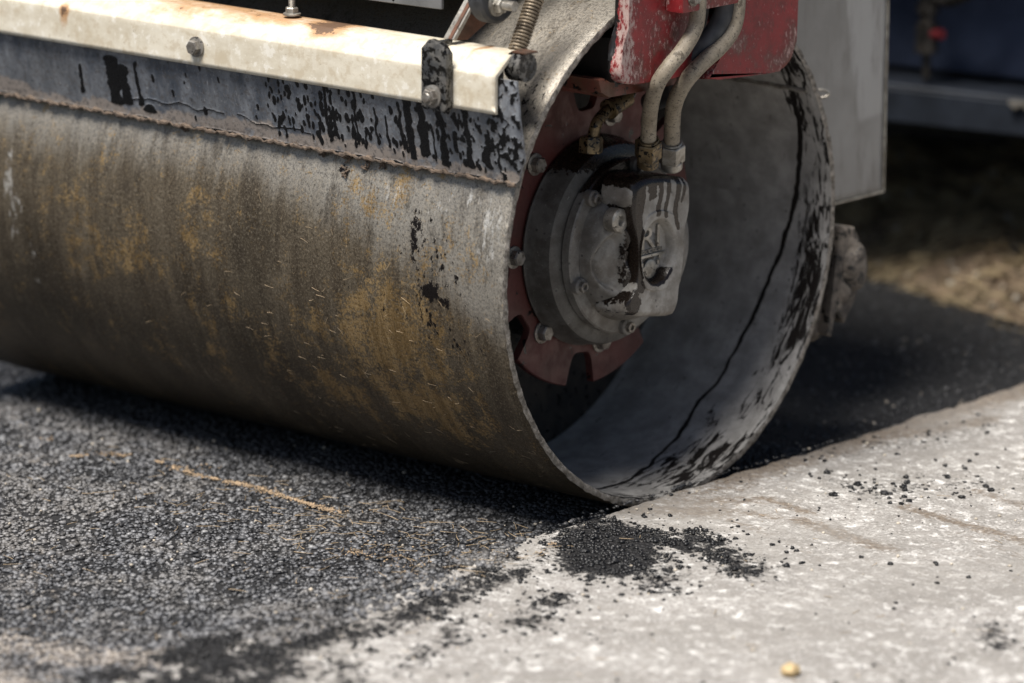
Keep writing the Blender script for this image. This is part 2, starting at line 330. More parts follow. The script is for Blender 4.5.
M = dict(drum=m_drum_out(), drum_in=m_drum_in(), rim=m_drum_rim(), stone=m_asphalt_stone(), binder=m_asphalt_base(), conc=m_concrete(),
    cream=m_cream(), scraper=m_scraper(), red=m_red(), motor=m_motor(), motor_shaded=m_motor('shaded_grimy_motor_housing', .42), motor_light=m_motor('bare_cast_port_block', 1.25), hose=m_hose(), panel=m_panel(),  # housing copy of the motor grey has its shade put into the colour
    black=metal_dirty('black_grimy_steel', (.02, .019, .018), (.05, .042, .035), .3, .45, .3),
    clamp=metal_dirty('tar_coated_clamp', (.05, .052, .055), (.16, .15, .135), .75, .4, .3, 45),
    rusty=metal_dirty('rusty_brown_plate', (.13, .055, .03), (.05, .035, .025), .2, .6, .2, 22),
    bolt=metal_dirty('dirty_bolt_steel', (.33, .31, .28), (.14, .12, .10), .15, .4, .6, 90),
    brass=metal_dirty('stained_brass', (.20, .145, .075), (.08, .06, .035), .5, .4, .5, 60),
    zinc=metal_dirty('zinc_plated_steel', (.42, .40, .36), (.20, .18, .15), .1, .4, .6, 60),
    spring=metal_dirty('rusty_spring_steel', (.26, .21, .15), (.09, .07, .05), .1, .5, .5, 80),
    rubber=metal_dirty('black_rubber', (.025, .026, .029), (.075, .077, .082), 0, .6, 0, 40, .3),
    lip=metal_dirty('rusty_red_lip', (.11, .028, .02), (.075, .035, .02), .35, .5, .15, 24, .5),
    reddisc=metal_dirty('red_primer_disc', (.095, .026, .022), (.065, .024, .02), .1, .5, .1, 14, .15),
    wipe=metal_dirty('caked_dirt_strip', (.15, .11, .08), (.05, .038, .03), .2, .85, 0, 90, .4),
    clod=metal_dirty('dried_clod', (.16, .135, .11), (.04, .034, .03), .5, .8, 0, 26, .5),
    frame=metal_dirty('machine_frame_grey', (.20, .20, .20), (.11, .11, .11), .2, .5, .2, 15, .3),
    navy=m_simple('dark_blue_paint', (.05, .066, .115), .35, .1, .3, 8),
    ledge=m_simple('scuffed_ledge_steel', (.022, .027, .037), .5, .2, .35, 18),
    redcap=m_simple('red_cap_plastic', (.12, .012, .015), .4, 0, .1),
    soil=m_simple('dry_soil', (.18, .13, .085), .95, 0, .5, 14),
    ground=m_simple('packed_earth', (.13, .105, .08), .95, 0, .4, 3),
    straw=m_simple('dry_straw_fibre', (.32, .24, .15), .7, 0, .4, 15),
    grass=m_simple('withered_grass_blades', (.33, .26, .155), .8, 0, .75, 12),
    sand=m_simple('ochre_sawdust', (.36, .26, .165), .9, 0, .35, 60),
    crumb=m_simple('bitumen_crumb_black', (.009, .0088, .0094), .42, 0, .4, 120),
    chip=m_simple('pale_stone_chip', (.42, .37, .30), .8, 0, .3, 60),
    yell=m_simple('yellow_pebble_stone', (.46, .34, .18), .7, 0, .3, 60))

# ------------------------------------------------------------------ GROUND
# far earth sheet
bm = bmesh.new(); s = 400
vs = [bm.verts.new(v) for v in ((-s, -s, -.06), (s, -s, -.06), (s, s, -.06), (-s, s, -.06))]; bm.faces.new(vs)
tag(from_bm('ground', bm, M['ground'], smooth=False), 'packed brown earth around the paved strip', kind='structure')

def edge_x(y):            # slab edge, runs along the direction of travel
    y = np.asarray(y, float)
    return .004 + (fbm(y * 9, 0 * y + 3.1, o=4, s=3) - .5) * .018 + (vnoise(y * 60, 0 * y, s=5) - .5) * .005
def capsule(x, y, segs):
    m = np.zeros_like(x)
    for x0, y0, x1, y1, r, st in segs:
        dx, dy = x1 - x0, y1 - y0; L = dx * dx + dy * dy + 1e-9
        t = np.clip(((x - x0) * dx + (y - y0) * dy) / L, 0, 1)
        d = np.hypot(x - x0 - t * dx, y - y0 - t * dy)
        m = np.maximum(m, st * np.exp(-(d / r) ** 2 * 1.2))
    return m
SPILL = [(.09, -.25, .17, -.34, .075, 1.35), (.17, -.17, .34, -.26, .045, .66), (.10, -.20, .20, -.22, .03, .8), (.24, -.32, .30, -.40, .04, .5),
         (.02, -.20, .10, -.22, .04, .7), (.105, -.44, .12, -.62, .036, .62), (.12, -.60, .14, -.80, .045, .62), (.10, -.80, .12, -1.2, .06, .75),
         (.0, -.5, .02, -1.3, .05, 1.2), (.05, -.40, .09, -.52, .03, .55), (.03, -.72, .09, -.78, .035, .9), (.04, -.95, .10, -1.0, .04, .9), (.17, -.66, .24, -.72, .03, .5), (.19, -.88, .28, -.95, .04, .5), (.24, -.78, .27, -.84, .03, .45), (.16, -.95, .2, -1.1, .06, .7), (.22, -.5, .26, -.62, .04, .5),
         (.19, .16, .27, .28, .09, .34), (.05, .3, .12, .6, .06, .28), (.30, .24, .42, .36, .05, .2), (.7, -.24, .76, -.31, .04, .5)]
BROWN = [(.02, .10, .03, .85, .065, .95), (.05, .42, .10, .60, .04, .8), (.02, -.12, .12, -.06, .05, .85), (.13, .04, .22, .02, .02, .8), (.16, -.08, .24, -.10, .015, .6), (.30, -.12, .38, -.16, .03, .35), (.45, -.45, .60, -.55, .06, .3), (-.01, -.1, .12, .02, .04, .7), (.0, -.10, .06, .08, .05, .6), (.234, -.019, .40, -.05, .026, .85), (.30, .13, .52, .10, .022, .8), (.42, .07, .60, .03, .02, .5),
         (.31, .27, .42, .25, .02, .7), (.08, -.05, .2, -.03, .02, .7), (.05, -.36, .06, -.66, .035, .35), (.5, .0, .62, -.06, .02, .4)]
def nonuni(a, b, c, d, h, big):
    """fine steps between b and c, coarse outside"""
    return np.concatenate([np.arange(a, b, big), np.arange(b, c, h), np.arange(c, d + 1e-6, big)])

# concrete slab: top sheet with a rounded, chipped edge
us = np.concatenate([[0, .0006, .002, .004, .007, .011, .016], np.arange(.022, 1.0, .006), np.arange(1.05, 12, .35)])
ys = nonuni(-9, -1.5, 1.3, 9, .006, .25)
U, Y = np.meshgrid(us, ys, indexing='ij')
X = edge_x(Y) + U
low = (fbm(X * 3, Y * 3, o=3, s=9) - .5) * .008
Zt = .020 + low * sstep(0, .2, U) + (fbm(X * 60, Y * 60, o=3, s=12) - .5) * .005
rr = .013 + .010 * fbm(Y * 14, Y * 0 + 7, o=3, s=21)
fall = np.clip(1 - U / rr, 0, 1); Zt = Zt - .030 * (1 - np.sqrt(np.clip(1 - fall ** 2, 0, 1)))
V = np.stack([X, Y, Zt], -1).reshape(-1, 3); nx, ny = U.shape
skirt = np.stack([X[0] , Y[0], 0 * Y[0] - .05], -1)
V2 = np.concatenate([V, skirt]); F = grid(nx, ny)
j = np.arange(ny - 1); F2 = np.stack([j + 1, j, nx * ny + j, nx * ny + j + 1], 1)
slab = from_np('concrete_pavement', V2, np.concatenate([F[:, ::-1][:, [3, 2, 1, 0]], F2]), M['conc'], smooth=True)
tag(slab, 'pale weathered concrete slab flecked with black bitumen, edge towards the roller', kind='structure')
xs_, ys_ = V2[:, 0], V2[:, 1]
attr(slab, 'spill', capsule(xs_, ys_, SPILL)); attr(slab, 'brown', capsule(xs_, ys_, BROWN))
def slab_z(x, y):
    u = x - edge_x(y)
    return .020 + (fbm(x * 3, y * 3, o=3, s=9) - .5) * .008 * sstep(0, .2, u) + (fbm(x * 60, y * 60, o=3, s=12) - .5) * .005

# asphalt binder sheet
DUST = [(-.20, -1.06, .02, -1.02, .09, .75), (-.45, -.78, -.25, -.95, .12, .45), (-.05, -.83, .02, -.7, .06, .4), (.0, -.45, .03, -.62, .03, .5), (-.3, -1.12, 0, -1.22, .1, .85), (-.7, -.45, -.85, -.42, .03, .45)]
def asph_z(x, y):
    z = (fbm(x * 4, y * 4, o=3, s=31) - .5) * .008
    z = z * sstep(.02, .2, np.abs(y) + 1.0 * (x < -1.3))          # rolled flat under the drum
    z = z - .03 * sstep(1.0, 1.3, y + x * .35 - .1)
    return z - .001 + .010 * sstep(-.10, .0, x) * sstep(-.35, -.6, y)
ax = np.concatenate([np.arange(-9, -2.2, .3), np.arange(-2.2, .03, .012)]); ay = nonuni(-9, -1.5, 1.6, 1.7, .012, .25)
AX, AY = np.meshgrid(ax, ay, indexing='ij')
AV = np.stack([AX, AY, asph_z(AX, AY)], -1).reshape(-1, 3)
asp = from_np('asphalt_road', AV, grid(*AX.shape), M['binder'], smooth=True)
tag(asp, 'fresh black asphalt strip under the roller', kind='structure')
attr(asp, 'dust', capsule(AV[:, 0], AV[:, 1], DUST))

# stones
t = (1 + 5 ** .5) / 2
ICO = np.array([(-1, t, 0), (1, t, 0), (-1, -t, 0), (1, -t, 0), (0, -1, t), (0, 1, t), (0, -1, -t), (0, 1, -t), (t, 0, -1), (t, 0, 1), (-t, 0, -1), (-t, 0, 1)]) / (1 + t * t) ** .5
ICF = np.array([(0, 11, 5), (0, 5, 1), (0, 1, 7), (0, 7, 10), (0, 10, 11), (1, 5, 9), (5, 11, 4), (11, 10, 2), (10, 7, 6), (7, 1, 8), (3, 9, 4), (3, 4, 2), (3, 2, 6), (3, 6, 8), (3, 8, 9), (4, 9, 5), (2, 4, 11), (6, 2, 10), (8, 6, 7), (9, 8, 1)])
def stones(name, P, r, mats, flat=.6, jag=.3, extra=None, lab=None, kind='stuff', cat=None, parent=None):
    n = len(P); V = np.repeat(ICO[None], n, 0) * (1 + (rng.random((n, 12, 1)) - .5) * 2 * jag)
    V = V * (np.stack([.75 + .5 * rng.random(n), .75 + .5 * rng.random(n), np.full(n, 1.0)], 1))[:, None]
    q = rng.normal(size=(n, 4)); q /= np.linalg.norm(q, axis=1, keepdims=True); w, x, y, z = q.T
    Rm = np.stack([np.stack([1 - 2 * (y * y + z * z), 2 * (x * y - z * w), 2 * (x * z + y * w)], -1), np.stack([2 * (x * y + z * w), 1 - 2 * (x * x + z * z), 2 * (y * z - x * w)], -1), np.stack([2 * (x * z - y * w), 2 * (y * z + x * w), 1 - 2 * (x * x + y * y)], -1)], 1)
    V = np.einsum('nij,nkj->nki', Rm, V); V[..., 2] *= flat
    V = V * r[:, None, None] + P[:, None]
    F = (ICF[None] + (np.arange(n) * 12)[:, None, None]).reshape(-1, 3)
    o = from_np(name, V.reshape(-1, 3), F, mats, parent)
    attr(o, 'rnd', np.repeat(rng.random(n) ** 1.3, 12)); attr(o, 'fresh', np.repeat(np.clip(sstep(.0, .15, P[:, 1]) * sstep(-1.25, -1.1, P[:, 0]) + sstep(-.30, -.12, P[:, 1]) * .8 * sstep(-1.25, -1.1, P[:, 0]) + .55 * np.exp(-((P[:, 1] + .30) / .12) ** 2) * sstep(-.75, -.2, P[:, 0]), 0, 1), 12))  # fresh: shadow behind and under the drum, painted as darker stones
    if extra is not None: attr(o, 'dust', np.repeat(extra, 12))
    tag(o, lab, cat, kind=kind); return o
def scatter(n, x0, x1, y0, y1):
    return rng.uniform(x0, x1, n), rng.uniform(y0, y1, n)
x1, y1 = scatter(125000, -1.95, .10, -1.45, .35)
keep = (x1 < edge_x(y1) + .004 + sstep(-.30, -.48, y1) * .13 * sstep(.30, .72, fbm(y1 * 13, y1 * 0, o=4, s=40)) * (.6 + .8 * fbm(x1 * 40, y1 * 40, s=41))) & ~((np.abs(y1) < .05) & (x1 > -1.17) & (x1 < 0))
keep &= (y1 < .62 * (-x1 + .9) * 0 + 1) & (x1 + .75 * y1 > -2.0) & ((x1 > -1.5) | (y1 > -.5))
x1, y1 = x1[keep], y1[keep]
x2, y2 = scatter(15000, -1.5, .0, .2, 1.35); k2 = (x2 < edge_x(y2)) & (y2 < 1.17 - .35 * x2 + .1 * (fbm(x2 * 8, y2 * 8, s=44) - .5)) ; x2, y2 = x2[k2], y2[k2]
xs = np.concatenate([x1, x2]); yy = np.concatenate([y1, y2])
rs = .0015 + .0032 * rng.random(len(xs)) ** 1.6 + .0028 * (rng.random(len(xs)) > .985)
zz = asph_z(xs, yy) + rs * .32
near = np.abs(yy) < .2; zz[near & (xs > -1.2)] -= rs[near & (xs > -1.2)] * .35
zz = np.where(xs > edge_x(yy), slab_z(xs, yy) + rs * .2, zz)
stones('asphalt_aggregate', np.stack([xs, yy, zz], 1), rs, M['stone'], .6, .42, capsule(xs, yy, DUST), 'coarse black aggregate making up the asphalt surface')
# spilled asphalt crumbs on the concrete
xc, yc = scatter(90000, .0, 1.1, -1.35, .9); xq, yq = scatter(110000, .0, .36, -1.35, -.1); xc = np.r_[xc, xq]; yc = np.r_[yc, yq]
dens = capsule(xc, yc, SPILL) * (.35 + 1.1 * sstep(.42, .62, fbm(xc * 28, yc * 45, o=4, s=60)))
kc = (rng.random(len(xc)) < dens ** 1.5 * .40 + .006 + .035 * np.exp(-((xc - .02) / .10) ** 2) * (yc > -.05) + .03 * np.exp(-(((xc - .25) / .2) ** 2 + ((yc - .22) / .22) ** 2))) & (xc > edge_x(yc) + .005)
xc, yc = xc[kc], yc[kc]; rc = .0006 + .0036 * rng.random(len(xc)) ** 4
stones('bitumen_crumbs', np.stack([xc, yc, slab_z(xc, yc) + rc * .3], 1), rc, M['crumb'], .65, .5, None, 'fine black bitumen crumbs spilled over the concrete')
# bigger single lumps
xb = np.concatenate([rng.normal(.20, .07, 16), rng.uniform(.05, .7, 12), rng.normal(.14, .06, 10)]); yb = np.concatenate([rng.normal(.21, .07, 16), rng.uniform(-.2, .5, 12), rng.normal(-.30, .10, 10)])
proto = None
for k, (x, y) in enumerate(zip(xb, yb)):
    if x < .04: x = .06 + .01 * k % .05
    if proto is None or k % 6 == 0:
        b = bmesh.new(); bmesh.ops.create_icosphere(b, subdivisions=2, radius=1)
        ph = random.random() * 9
        for v in b.verts:
            f = 1 + .35 * math.sin(v.co.x * 4 + ph) * math.cos(v.co.y * 5 + ph) + random.uniform(-.12, .12); v.co *= f; v.co.z *= .6
        proto = from_bm('asphalt_lump', b, M['crumb'], smooth=False); o = proto
    else: o = proto.copy(); COL.objects.link(o)
    sc = random.uniform(.0028, .0058)
    o.location = (x, y, float(slab_z(np.array([x]), np.array([y]))[0]) + sc * .4); o.scale = (sc, sc, sc); o.rotation_euler = (0, 0, random.uniform(0, 6))
    tag(o, 'one of the larger black asphalt lumps lying loose on the pale concrete', 'asphalt lump', 'larger asphalt lumps on the concrete')
# pale chips on both surfaces
xp, yp = scatter(620, -1.2, 1.1, -1.35, 1.1); kp = (np.abs(yp) > .1) | (xp > .02); xp, yp = xp[kp], yp[kp]
rp = .0012 + .002 * rng.random(len(xp)) ** 2
zp = np.where(xp > edge_x(yp), slab_z(xp, yp), asph_z(xp, yp) + .003)
stones('stone_chips', np.stack([xp, yp, zp + rp * .3], 1), rp, M['chip'], .8, .25, None, 'tiny pale stone chips dusted over asphalt and concrete')
b = bmesh.new(); bmesh.ops.create_icosphere(b, subdivisions=3, radius=.011)
for v in b.verts: v.co *= 1 + .22 * math.sin(v.co.x * 400) * math.cos(v.co.y * 500 + 1); v.co.z *= .75
o = from_bm('yellow_pebble', b, M['yell']); o.location = (.636, -.565, .026)
tag(o, 'small ochre yellow pebble on the concrete at the bottom edge of the photo', 'pebble')

# sand / sawdust streaks lying on the asphalt
def polyline_pts(P, n, w):
    P = np.array(P, float); L = np.r_[0, np.cumsum(np.hypot(*np.diff(P, axis=0).T))]; t_ = rng.random(n) * L[-1]
    x = np.interp(t_, L, P[:, 0]); y = np.interp(t_, L, P[:, 1]); gp = fbm(t_ * 40, t_ * 0, s=70); kk = gp > .42; t_, x, y, gp = t_[kk], x[kk], y[kk], gp[kk]; n = len(t_); w_ = w * (.15 + 2.4 * gp ** 3)
    a = rng.normal(size=n) * w_; c = rng.normal(size=n) * w_; return x + a, y + c
ps = []
for P, n, w in (([(-.694, -.319), (-.573, -.341), (-.459, -.338), (-.296, -.351)], 1300, .007), ([(-.79, -.40), (-.756, -.337), (-.735, -.33)], 260, .010), ([(-.9, -.33), (-.86, -.35)], 60, .012),
                ([(-.62, -.30), (-.56, -.30)], 50, .02), ([(.05, -.30), (.07, -.37)], 90, .008), ([(-.16, -.50), (-.12, -.45)], 200, .02), ([(-.2, -.42), (-.02, -.5)], 160, .04), ([(-.60, -.75), (-.55, -.72)], 90, .01)):
    ps.append(np.stack(polyline_pts(P, n, w), 1))
ps = np.concatenate(ps); ra = .0006 + .0013 * rng.random(len(ps)) ** 2
zs = np.where(ps[:, 0] > edge_x(ps[:, 1]), slab_z(ps[:, 0], ps[:, 1]), asph_z(ps[:, 0], ps[:, 1]) + .003)
stones('sawdust_streak', np.stack([ps[:, 0], ps[:, 1], zs + .001], 1), ra, M['sand'], .6, .3, None, 'ochre sawdust line lying along the asphalt in front of the drum')

def strands(name, items, mat, lab, parent=None, w=.0007):
    """items: list of (point, direction, length, bend, normal)"""
    V = []; F = []
    for p, d, L, bend, nrm in items:
        p = Vector(p); d = Vector(d).normalized(); nrm = Vector(nrm).normalized(); sd = d.cross(nrm).normalized(); b0 = len(V); m = 5
        for i in range(m):
            t_ = i / (m - 1); c = p + d * (t_ - .5) * L + sd * bend * (t_ * t_) + nrm * (.0006 + .12 * abs(bend) * t_)
            ww = w * (1 - .5 * t_)
            for s_, h in ((-1, 0), (0, 1), (1, 0)): V.append(c + sd * ww * s_ + nrm * ww * h)
        for i in range(m - 1):
            a = b0 + i * 3
            F += [(a, a + 1, a + 4, a + 3), (a + 1, a + 2, a + 5, a + 4), (a + 2, a, a + 3, a + 5)]
    o = from_np(name, np.array([tuple(v) for v in V]), np.array(F), mat, parent)
    tag(o, lab, kind='stuff'); return o
it = []
for k in range(330):
    c = random.random()
    if c < .55: x, y = random.gauss(-.22, .22), random.gauss(-.42, .10)
    elif c < .8: x, y = random.uniform(-1.1, .1), random.uniform(-1.2, -.3)
    else: x, y = random.uniform(-.3, .02), random.gauss(-.33, .06)
    if x > .09 or y > -.24: continue
    z = float(asph_z(np.array([x]), np.array([y]))[0]) + .0045 if x < 0 else .0215
    a = random.uniform(0, PI); it.append(((x, y, z), (math.cos(a), math.sin(a), random.uniform(-.05, .05)), random.uniform(.008, .03) * (1.6 if random.random() < .1 else 1), random.uniform(-.008, .008), (0, 0, 1)))
for k in range(60):
    x, y = random.uniform(.03, .9), random.uniform(-.9, .5); a = random.uniform(0, 6)
    it.append(((x, y, .0225), (math.cos(a), math.sin(a), 0), random.uniform(.006, .02), random.uniform(-.004, .004), (0, 0, 1)))
strands('dry_straw', it, M['straw'], 'short tan straw bits scattered over the asphalt in front of the drum')

# verge: dug-over dry soil and withered grass beyond the end of the asphalt
vx = np.arange(-3.6, .8, .022); vy = np.arange(.85, 5, .022); VX, VY = np.meshgrid(vx, vy, indexing='ij')
def verge_z(x, y):
    e = y - (1.06 - .35 * np.minimum(x, .3) + .12 * (fbm(x * 3, y * 3, s=80) - .5))
    h = sstep(-.05, .2, e)
    return -.05 + .055 * h + .16 * h * fbm(x * 3.3, y * 3.3, o=5, s=82) ** 1.5 + .025 * h * fbm(x * 22, y * 22, o=3, s=83)
VZ = verge_z(VX, VY); vg = from_np('verge_soil', np.stack([VX, VY, VZ], -1).reshape(-1, 3), grid(*VX.shape), M['soil'], smooth=True)
tag(vg, 'dug over dry brown soil beyond the end of the asphalt', kind='structure')
it = []
for k in range(20000):
    x, y = random.uniform(-1.7, .35), random.uniform(1.0, 2.7)
    e = y - (1.08 - .35 * min(x, .3))
    if e < .02: continue
    it.append((x, y))
P = np.array(it); cl = fbm(P[:, 0] * 6, P[:, 1] * 6, s=90); P = P[cl > .36]; pz = verge_z(P[:, 0], P[:, 1]); it = []
for (x, y), z in zip(P, pz):
    sw = vnoise(np.array([x * 5]), np.array([y * 5]), s=95)[0] * 9; d = (math.cos(sw + random.gauss(0, .5)), math.sin(sw + random.gauss(0, .5)), random.uniform(.05, .6))
    it.append(((x, y, z + .006), d, random.uniform(.03, .085), random.uniform(-.02, .02), (0, 0, 1)))
strands('dry_grass', it, M['grass'], 'matted withered grass on the soil behind the roller', w=.0026)
xv, yv = scatter(900, -1.3, .3, 1.12, 2.0); kv = yv > 1.12 - .35 * xv; xv, yv = xv[kv], yv[kv]
stones('gravel', np.stack([xv, yv, verge_z(xv, yv) + .004], 1), .003 + .010 * rng.random(len(xv)) ** 3, M['chip'], .8, .3, None, 'loose pale stones on the dry soil behind the roller')

# ------------------------------------------------------------------ ROAD ROLLER
roller = empty('road_roller', (-.55, .3, 0))
tag(roller, 'dirty road roller with worn steel drum, red fork arm and cream rail, on fresh asphalt', 'road roller')
def P_(o):            # parent keeping world coordinates
    if o.parent is roller: o.location = (.55, -.3, 0)
    return o
# ---- drum
LX = 1.17; TH = .0125
xr = np.concatenate([np.arange(-LX, -.02, .011), [-.02, -.014, -.009, -.005, -.002, 0]]); nt = 640
th = np.arange(nt + 1) / nt * 2 * PI - PI                   # 0 = front (-y), seam at the back
def ring(x, r):
    X_, T_ = np.meshgrid(x, th, indexing='ij'); r_ = r + 0 * X_
    return X_, T_, r_
X_, T_, r_ = ring(xr, R)
lump = (fbm(X_ * 8, T_ * 3, 0, s=100) - .5) * .0012 + (fbm(X_ * 60, T_ * 20, 0, o=3, s=101) - .5) * .0006
chip = sstep(-.012, 0, X_) * (fbm(T_ * 40, X_ * 0, o=4, s=102)) * .0035
r_ = r_ + lump * sstep(-.36 * 0 + .0, 1, 1 + 0 * X_) - chip
r_ = np.minimum(r_, R + .0003)
def cyl_co(X_, T_, r_): return np.stack([X_, -r_ * np.cos(T_), R + r_ * np.sin(T_)], -1)
Vo = cyl_co(X_, T_, r_); xin = np.concatenate([np.arange(-.62, -.14, .01), np.arange(-.14, -.008, .0015), [-.006, -.002, 0]])
Xi, Ti, ri = ring(xin, R - TH); ri = ri + sstep(-.01, 0, Xi) * fbm(Ti * 35, Xi * 0, o=4, s=105) * .003
Vi = cyl_co(Xi, Ti, ri)
# inner shell continues to the far end as plain rings
n1_ = len(xr) * (nt + 1)
# rim ring: outer edge -> mid -> inner edge
o_edge = Vo[-1].copy(); i_edge = Vi[-1].copy()
mid = (o_edge + i_edge) / 2; mid[:, 0] = .0015 + (fbm(th * 60, th * 0, o=3, s=107) - .5) * .004
V = np.concatenate([Vo.reshape(-1, 3), Vi.reshape(-1, 3), mid])
F1 = grid(len(xr), nt + 1); F2 = grid(len(xin), nt + 1)[:, ::-1] + n1_
a0 = (len(xr) - 1) * (nt + 1); b0 = n1_ + (len(xin) - 1) * (nt + 1); c0 = n1_ + len(xin) * (nt + 1); j = np.arange(nt)
F3 = np.stack([a0 + j, c0 + j, c0 + j + 1, a0 + j + 1], 1); F4 = np.stack([c0 + j, b0 + j, b0 + j + 1, c0 + j + 1], 1)
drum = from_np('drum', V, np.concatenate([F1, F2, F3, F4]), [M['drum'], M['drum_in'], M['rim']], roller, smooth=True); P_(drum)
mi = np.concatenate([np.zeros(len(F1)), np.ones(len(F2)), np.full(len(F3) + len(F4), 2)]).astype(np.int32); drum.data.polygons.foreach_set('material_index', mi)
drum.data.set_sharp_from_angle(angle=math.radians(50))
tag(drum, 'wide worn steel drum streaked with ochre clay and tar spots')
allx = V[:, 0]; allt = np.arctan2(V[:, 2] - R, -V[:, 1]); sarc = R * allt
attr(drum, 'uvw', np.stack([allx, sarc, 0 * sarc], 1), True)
def g2(x0, s0, sx, ss, a=1.0): return a * np.exp(-((allx - x0) / sx) ** 2 - ((sarc - s0) / ss) ** 2)
inner = np.zeros(len(V), bool); inner[n1_:n1_ + Xi.size] = True
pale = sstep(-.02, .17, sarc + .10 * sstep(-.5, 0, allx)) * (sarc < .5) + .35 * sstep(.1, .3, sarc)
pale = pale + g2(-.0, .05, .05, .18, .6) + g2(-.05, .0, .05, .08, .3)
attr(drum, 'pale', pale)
och = .10 + np.maximum.reduce([g2(-.20, -.10, .12, .10, .68), g2(-.26, -.17, .10, .05, .5), g2(-.17, -.21, .12, .06, .65), g2(-.33, -.22, .10, .05, .5), g2(-.75, -.05, .12, .12, .3), g2(-.10, .02, .07, .08, .2), g2(-.22, .10, .09, .05, .35), g2(-.58, -.0, .010, .14, .5), g2(-.565, -.03, .02, .2, .3), g2(-.52, .0, .03, .10, .25), g2(-.36, -.12, .04, .08, .4), g2(-.9, .12, .03, .08, .2), g2(-.45, -.15, .05, .06, .3)])
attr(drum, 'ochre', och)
attr(drum, 'spots', np.maximum.reduce([g2(-.14, .03, .09, .10, .72), g2(-.10, -.10, .08, .10, .62), g2(-.30, .10, .06, .05, .35), g2(-.25, -.2, .2, .1, .35)]))
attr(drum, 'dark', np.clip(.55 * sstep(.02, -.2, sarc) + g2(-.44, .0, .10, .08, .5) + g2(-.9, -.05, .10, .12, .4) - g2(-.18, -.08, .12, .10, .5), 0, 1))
attr(drum, 'white', np.maximum.reduce([g2(-.932, .02, .010, .07, .85), g2(-.912, -.02, .008, .06, .8), g2(-.925, -.06, .012, .04, .6), g2(-.895, -.09, .007, .03, .6), g2(-.20, .10, .05, .025, .5), g2(-.12, .09, .025, .02, .55), g2(-.90, -.13, .01, .02, .6), g2(-.5, .02, .02, .02, .2), g2(-.03, .08, .035, .09, .62), g2(-.08, .12, .05, .04, .5)]))
tar = np.maximum.reduce([g2(-.126, -.022, .020, .018, 1.0), g2(-.10, -.03, .01, .012, .8), g2(-.14, -.05, .012, .02, .6), g2(-.155, .055, .011, .045, .85), g2(-.15, .02, .007, .03, .6), g2(-.10, .015, .005, .008, .9), g2(-.085, .0, .005, .008, .85), g2(-.02, .015, .02, .010, .45), g2(-.23, .0, .006, .012, .8), g2(-.21, -.05, .01, .04, .5), g2(-.13, -.07, .015, .04, .55), g2(-.30, .12, .004, .01, .7), g2(-.13, .02, .07, .07, .36), g2(-.27, -.03, .03, .03, .3), g2(-.06, -.06, .04, .12, .32), g2(-.04, .24, .05, .08, .42), g2(-.08, -.1, .02, .03, .45)])
# inner face: broad bitumen crust near the rim on the far side plus a dark seam
sh = .5 + .5 * np.sin(allt * 1.0)
band = sstep(-.075, -.03, allx) * .56 + .14
backside = sstep(-.1, .25, V[:, 1])
seam_x = np.interp(np.where(V[:, 1] > -.12, np.arctan2(V[:, 2] - R, V[:, 1]), -3), [-3, -1.9, -1.41, -.98, -.57, -.08, .22, .57, .9], [-.05, -.07, -.10, -.12, -.108, -.071, -.050, -.036, -.03])
wob = (fbm(allt * 9, allx * 0, o=5, s=120) - .5) * .014
seam = np.exp(-((allx - seam_x - wob) / (.0018 + .0042 * fbm(allt * 14, allx * 0, o=3, s=122))) ** 2) * 1.3 * sstep(-.16, -.06, V[:, 1])
band = np.maximum(band, .62 * sstep(-.16, -.06, allx) * sstep(.16, .02, V[:, 2])); backside = np.maximum(backside, sstep(.10, .03, V[:, 2]) * .9)
tin = band * backside * (.55 + .5 * sstep(.35, .6, fbm(allt * 3, allx * 10, s=121)))
attr(drum, 'seam', np.where(inner, seam, 0))
attr(drum, 'tar', np.where(inner, tin, tar))
# axial weld inside and straw stuck to the front of the drum
b = bmesh.new(); wy = [(-.30, .315, .500), (-.17, .313, .513), (-.03, .300, .533)]
P3 = []
for i in range(41):
    x = -.45 + .44 * i / 40; a = math.radians(27 + 3 * math.sin(i * .05)); rr_ = R - TH - .001; P3.append((x, rr_ * math.cos(a), R + rr_ * math.sin(a) + .0008 * math.sin(i * 1.9)))
tube(b, P3, .0035, 8); o = from_bm('weld_seam', b, M['zinc'], drum); 
it = []
for k in range(170):
    x = random.gauss(-.25, .25); a = random.uniform(-62, -5) if random.random() < .8 else random.uniform(-5, 25); a = math.radians(a)
    if x > -.01 or x < -1.1: continue
    nrm = (0, -math.cos(a), math.sin(a)); p = (x, -(R + .001) * math.cos(a), R + (R + .001) * math.sin(a)); tg = Vector((0, math.sin(a), math.cos(a)))
    q = random.gauss(.2, .8); d = Vector((1, 0, 0)) * math.cos(q) + tg * math.sin(q)
    it.append((p, d, random.uniform(.004, .017), random.uniform(-.003, .003), nrm))
o = strands('stuck_straw', it, M['straw'], 'bits of straw stuck to the drum face', drum, .0004)

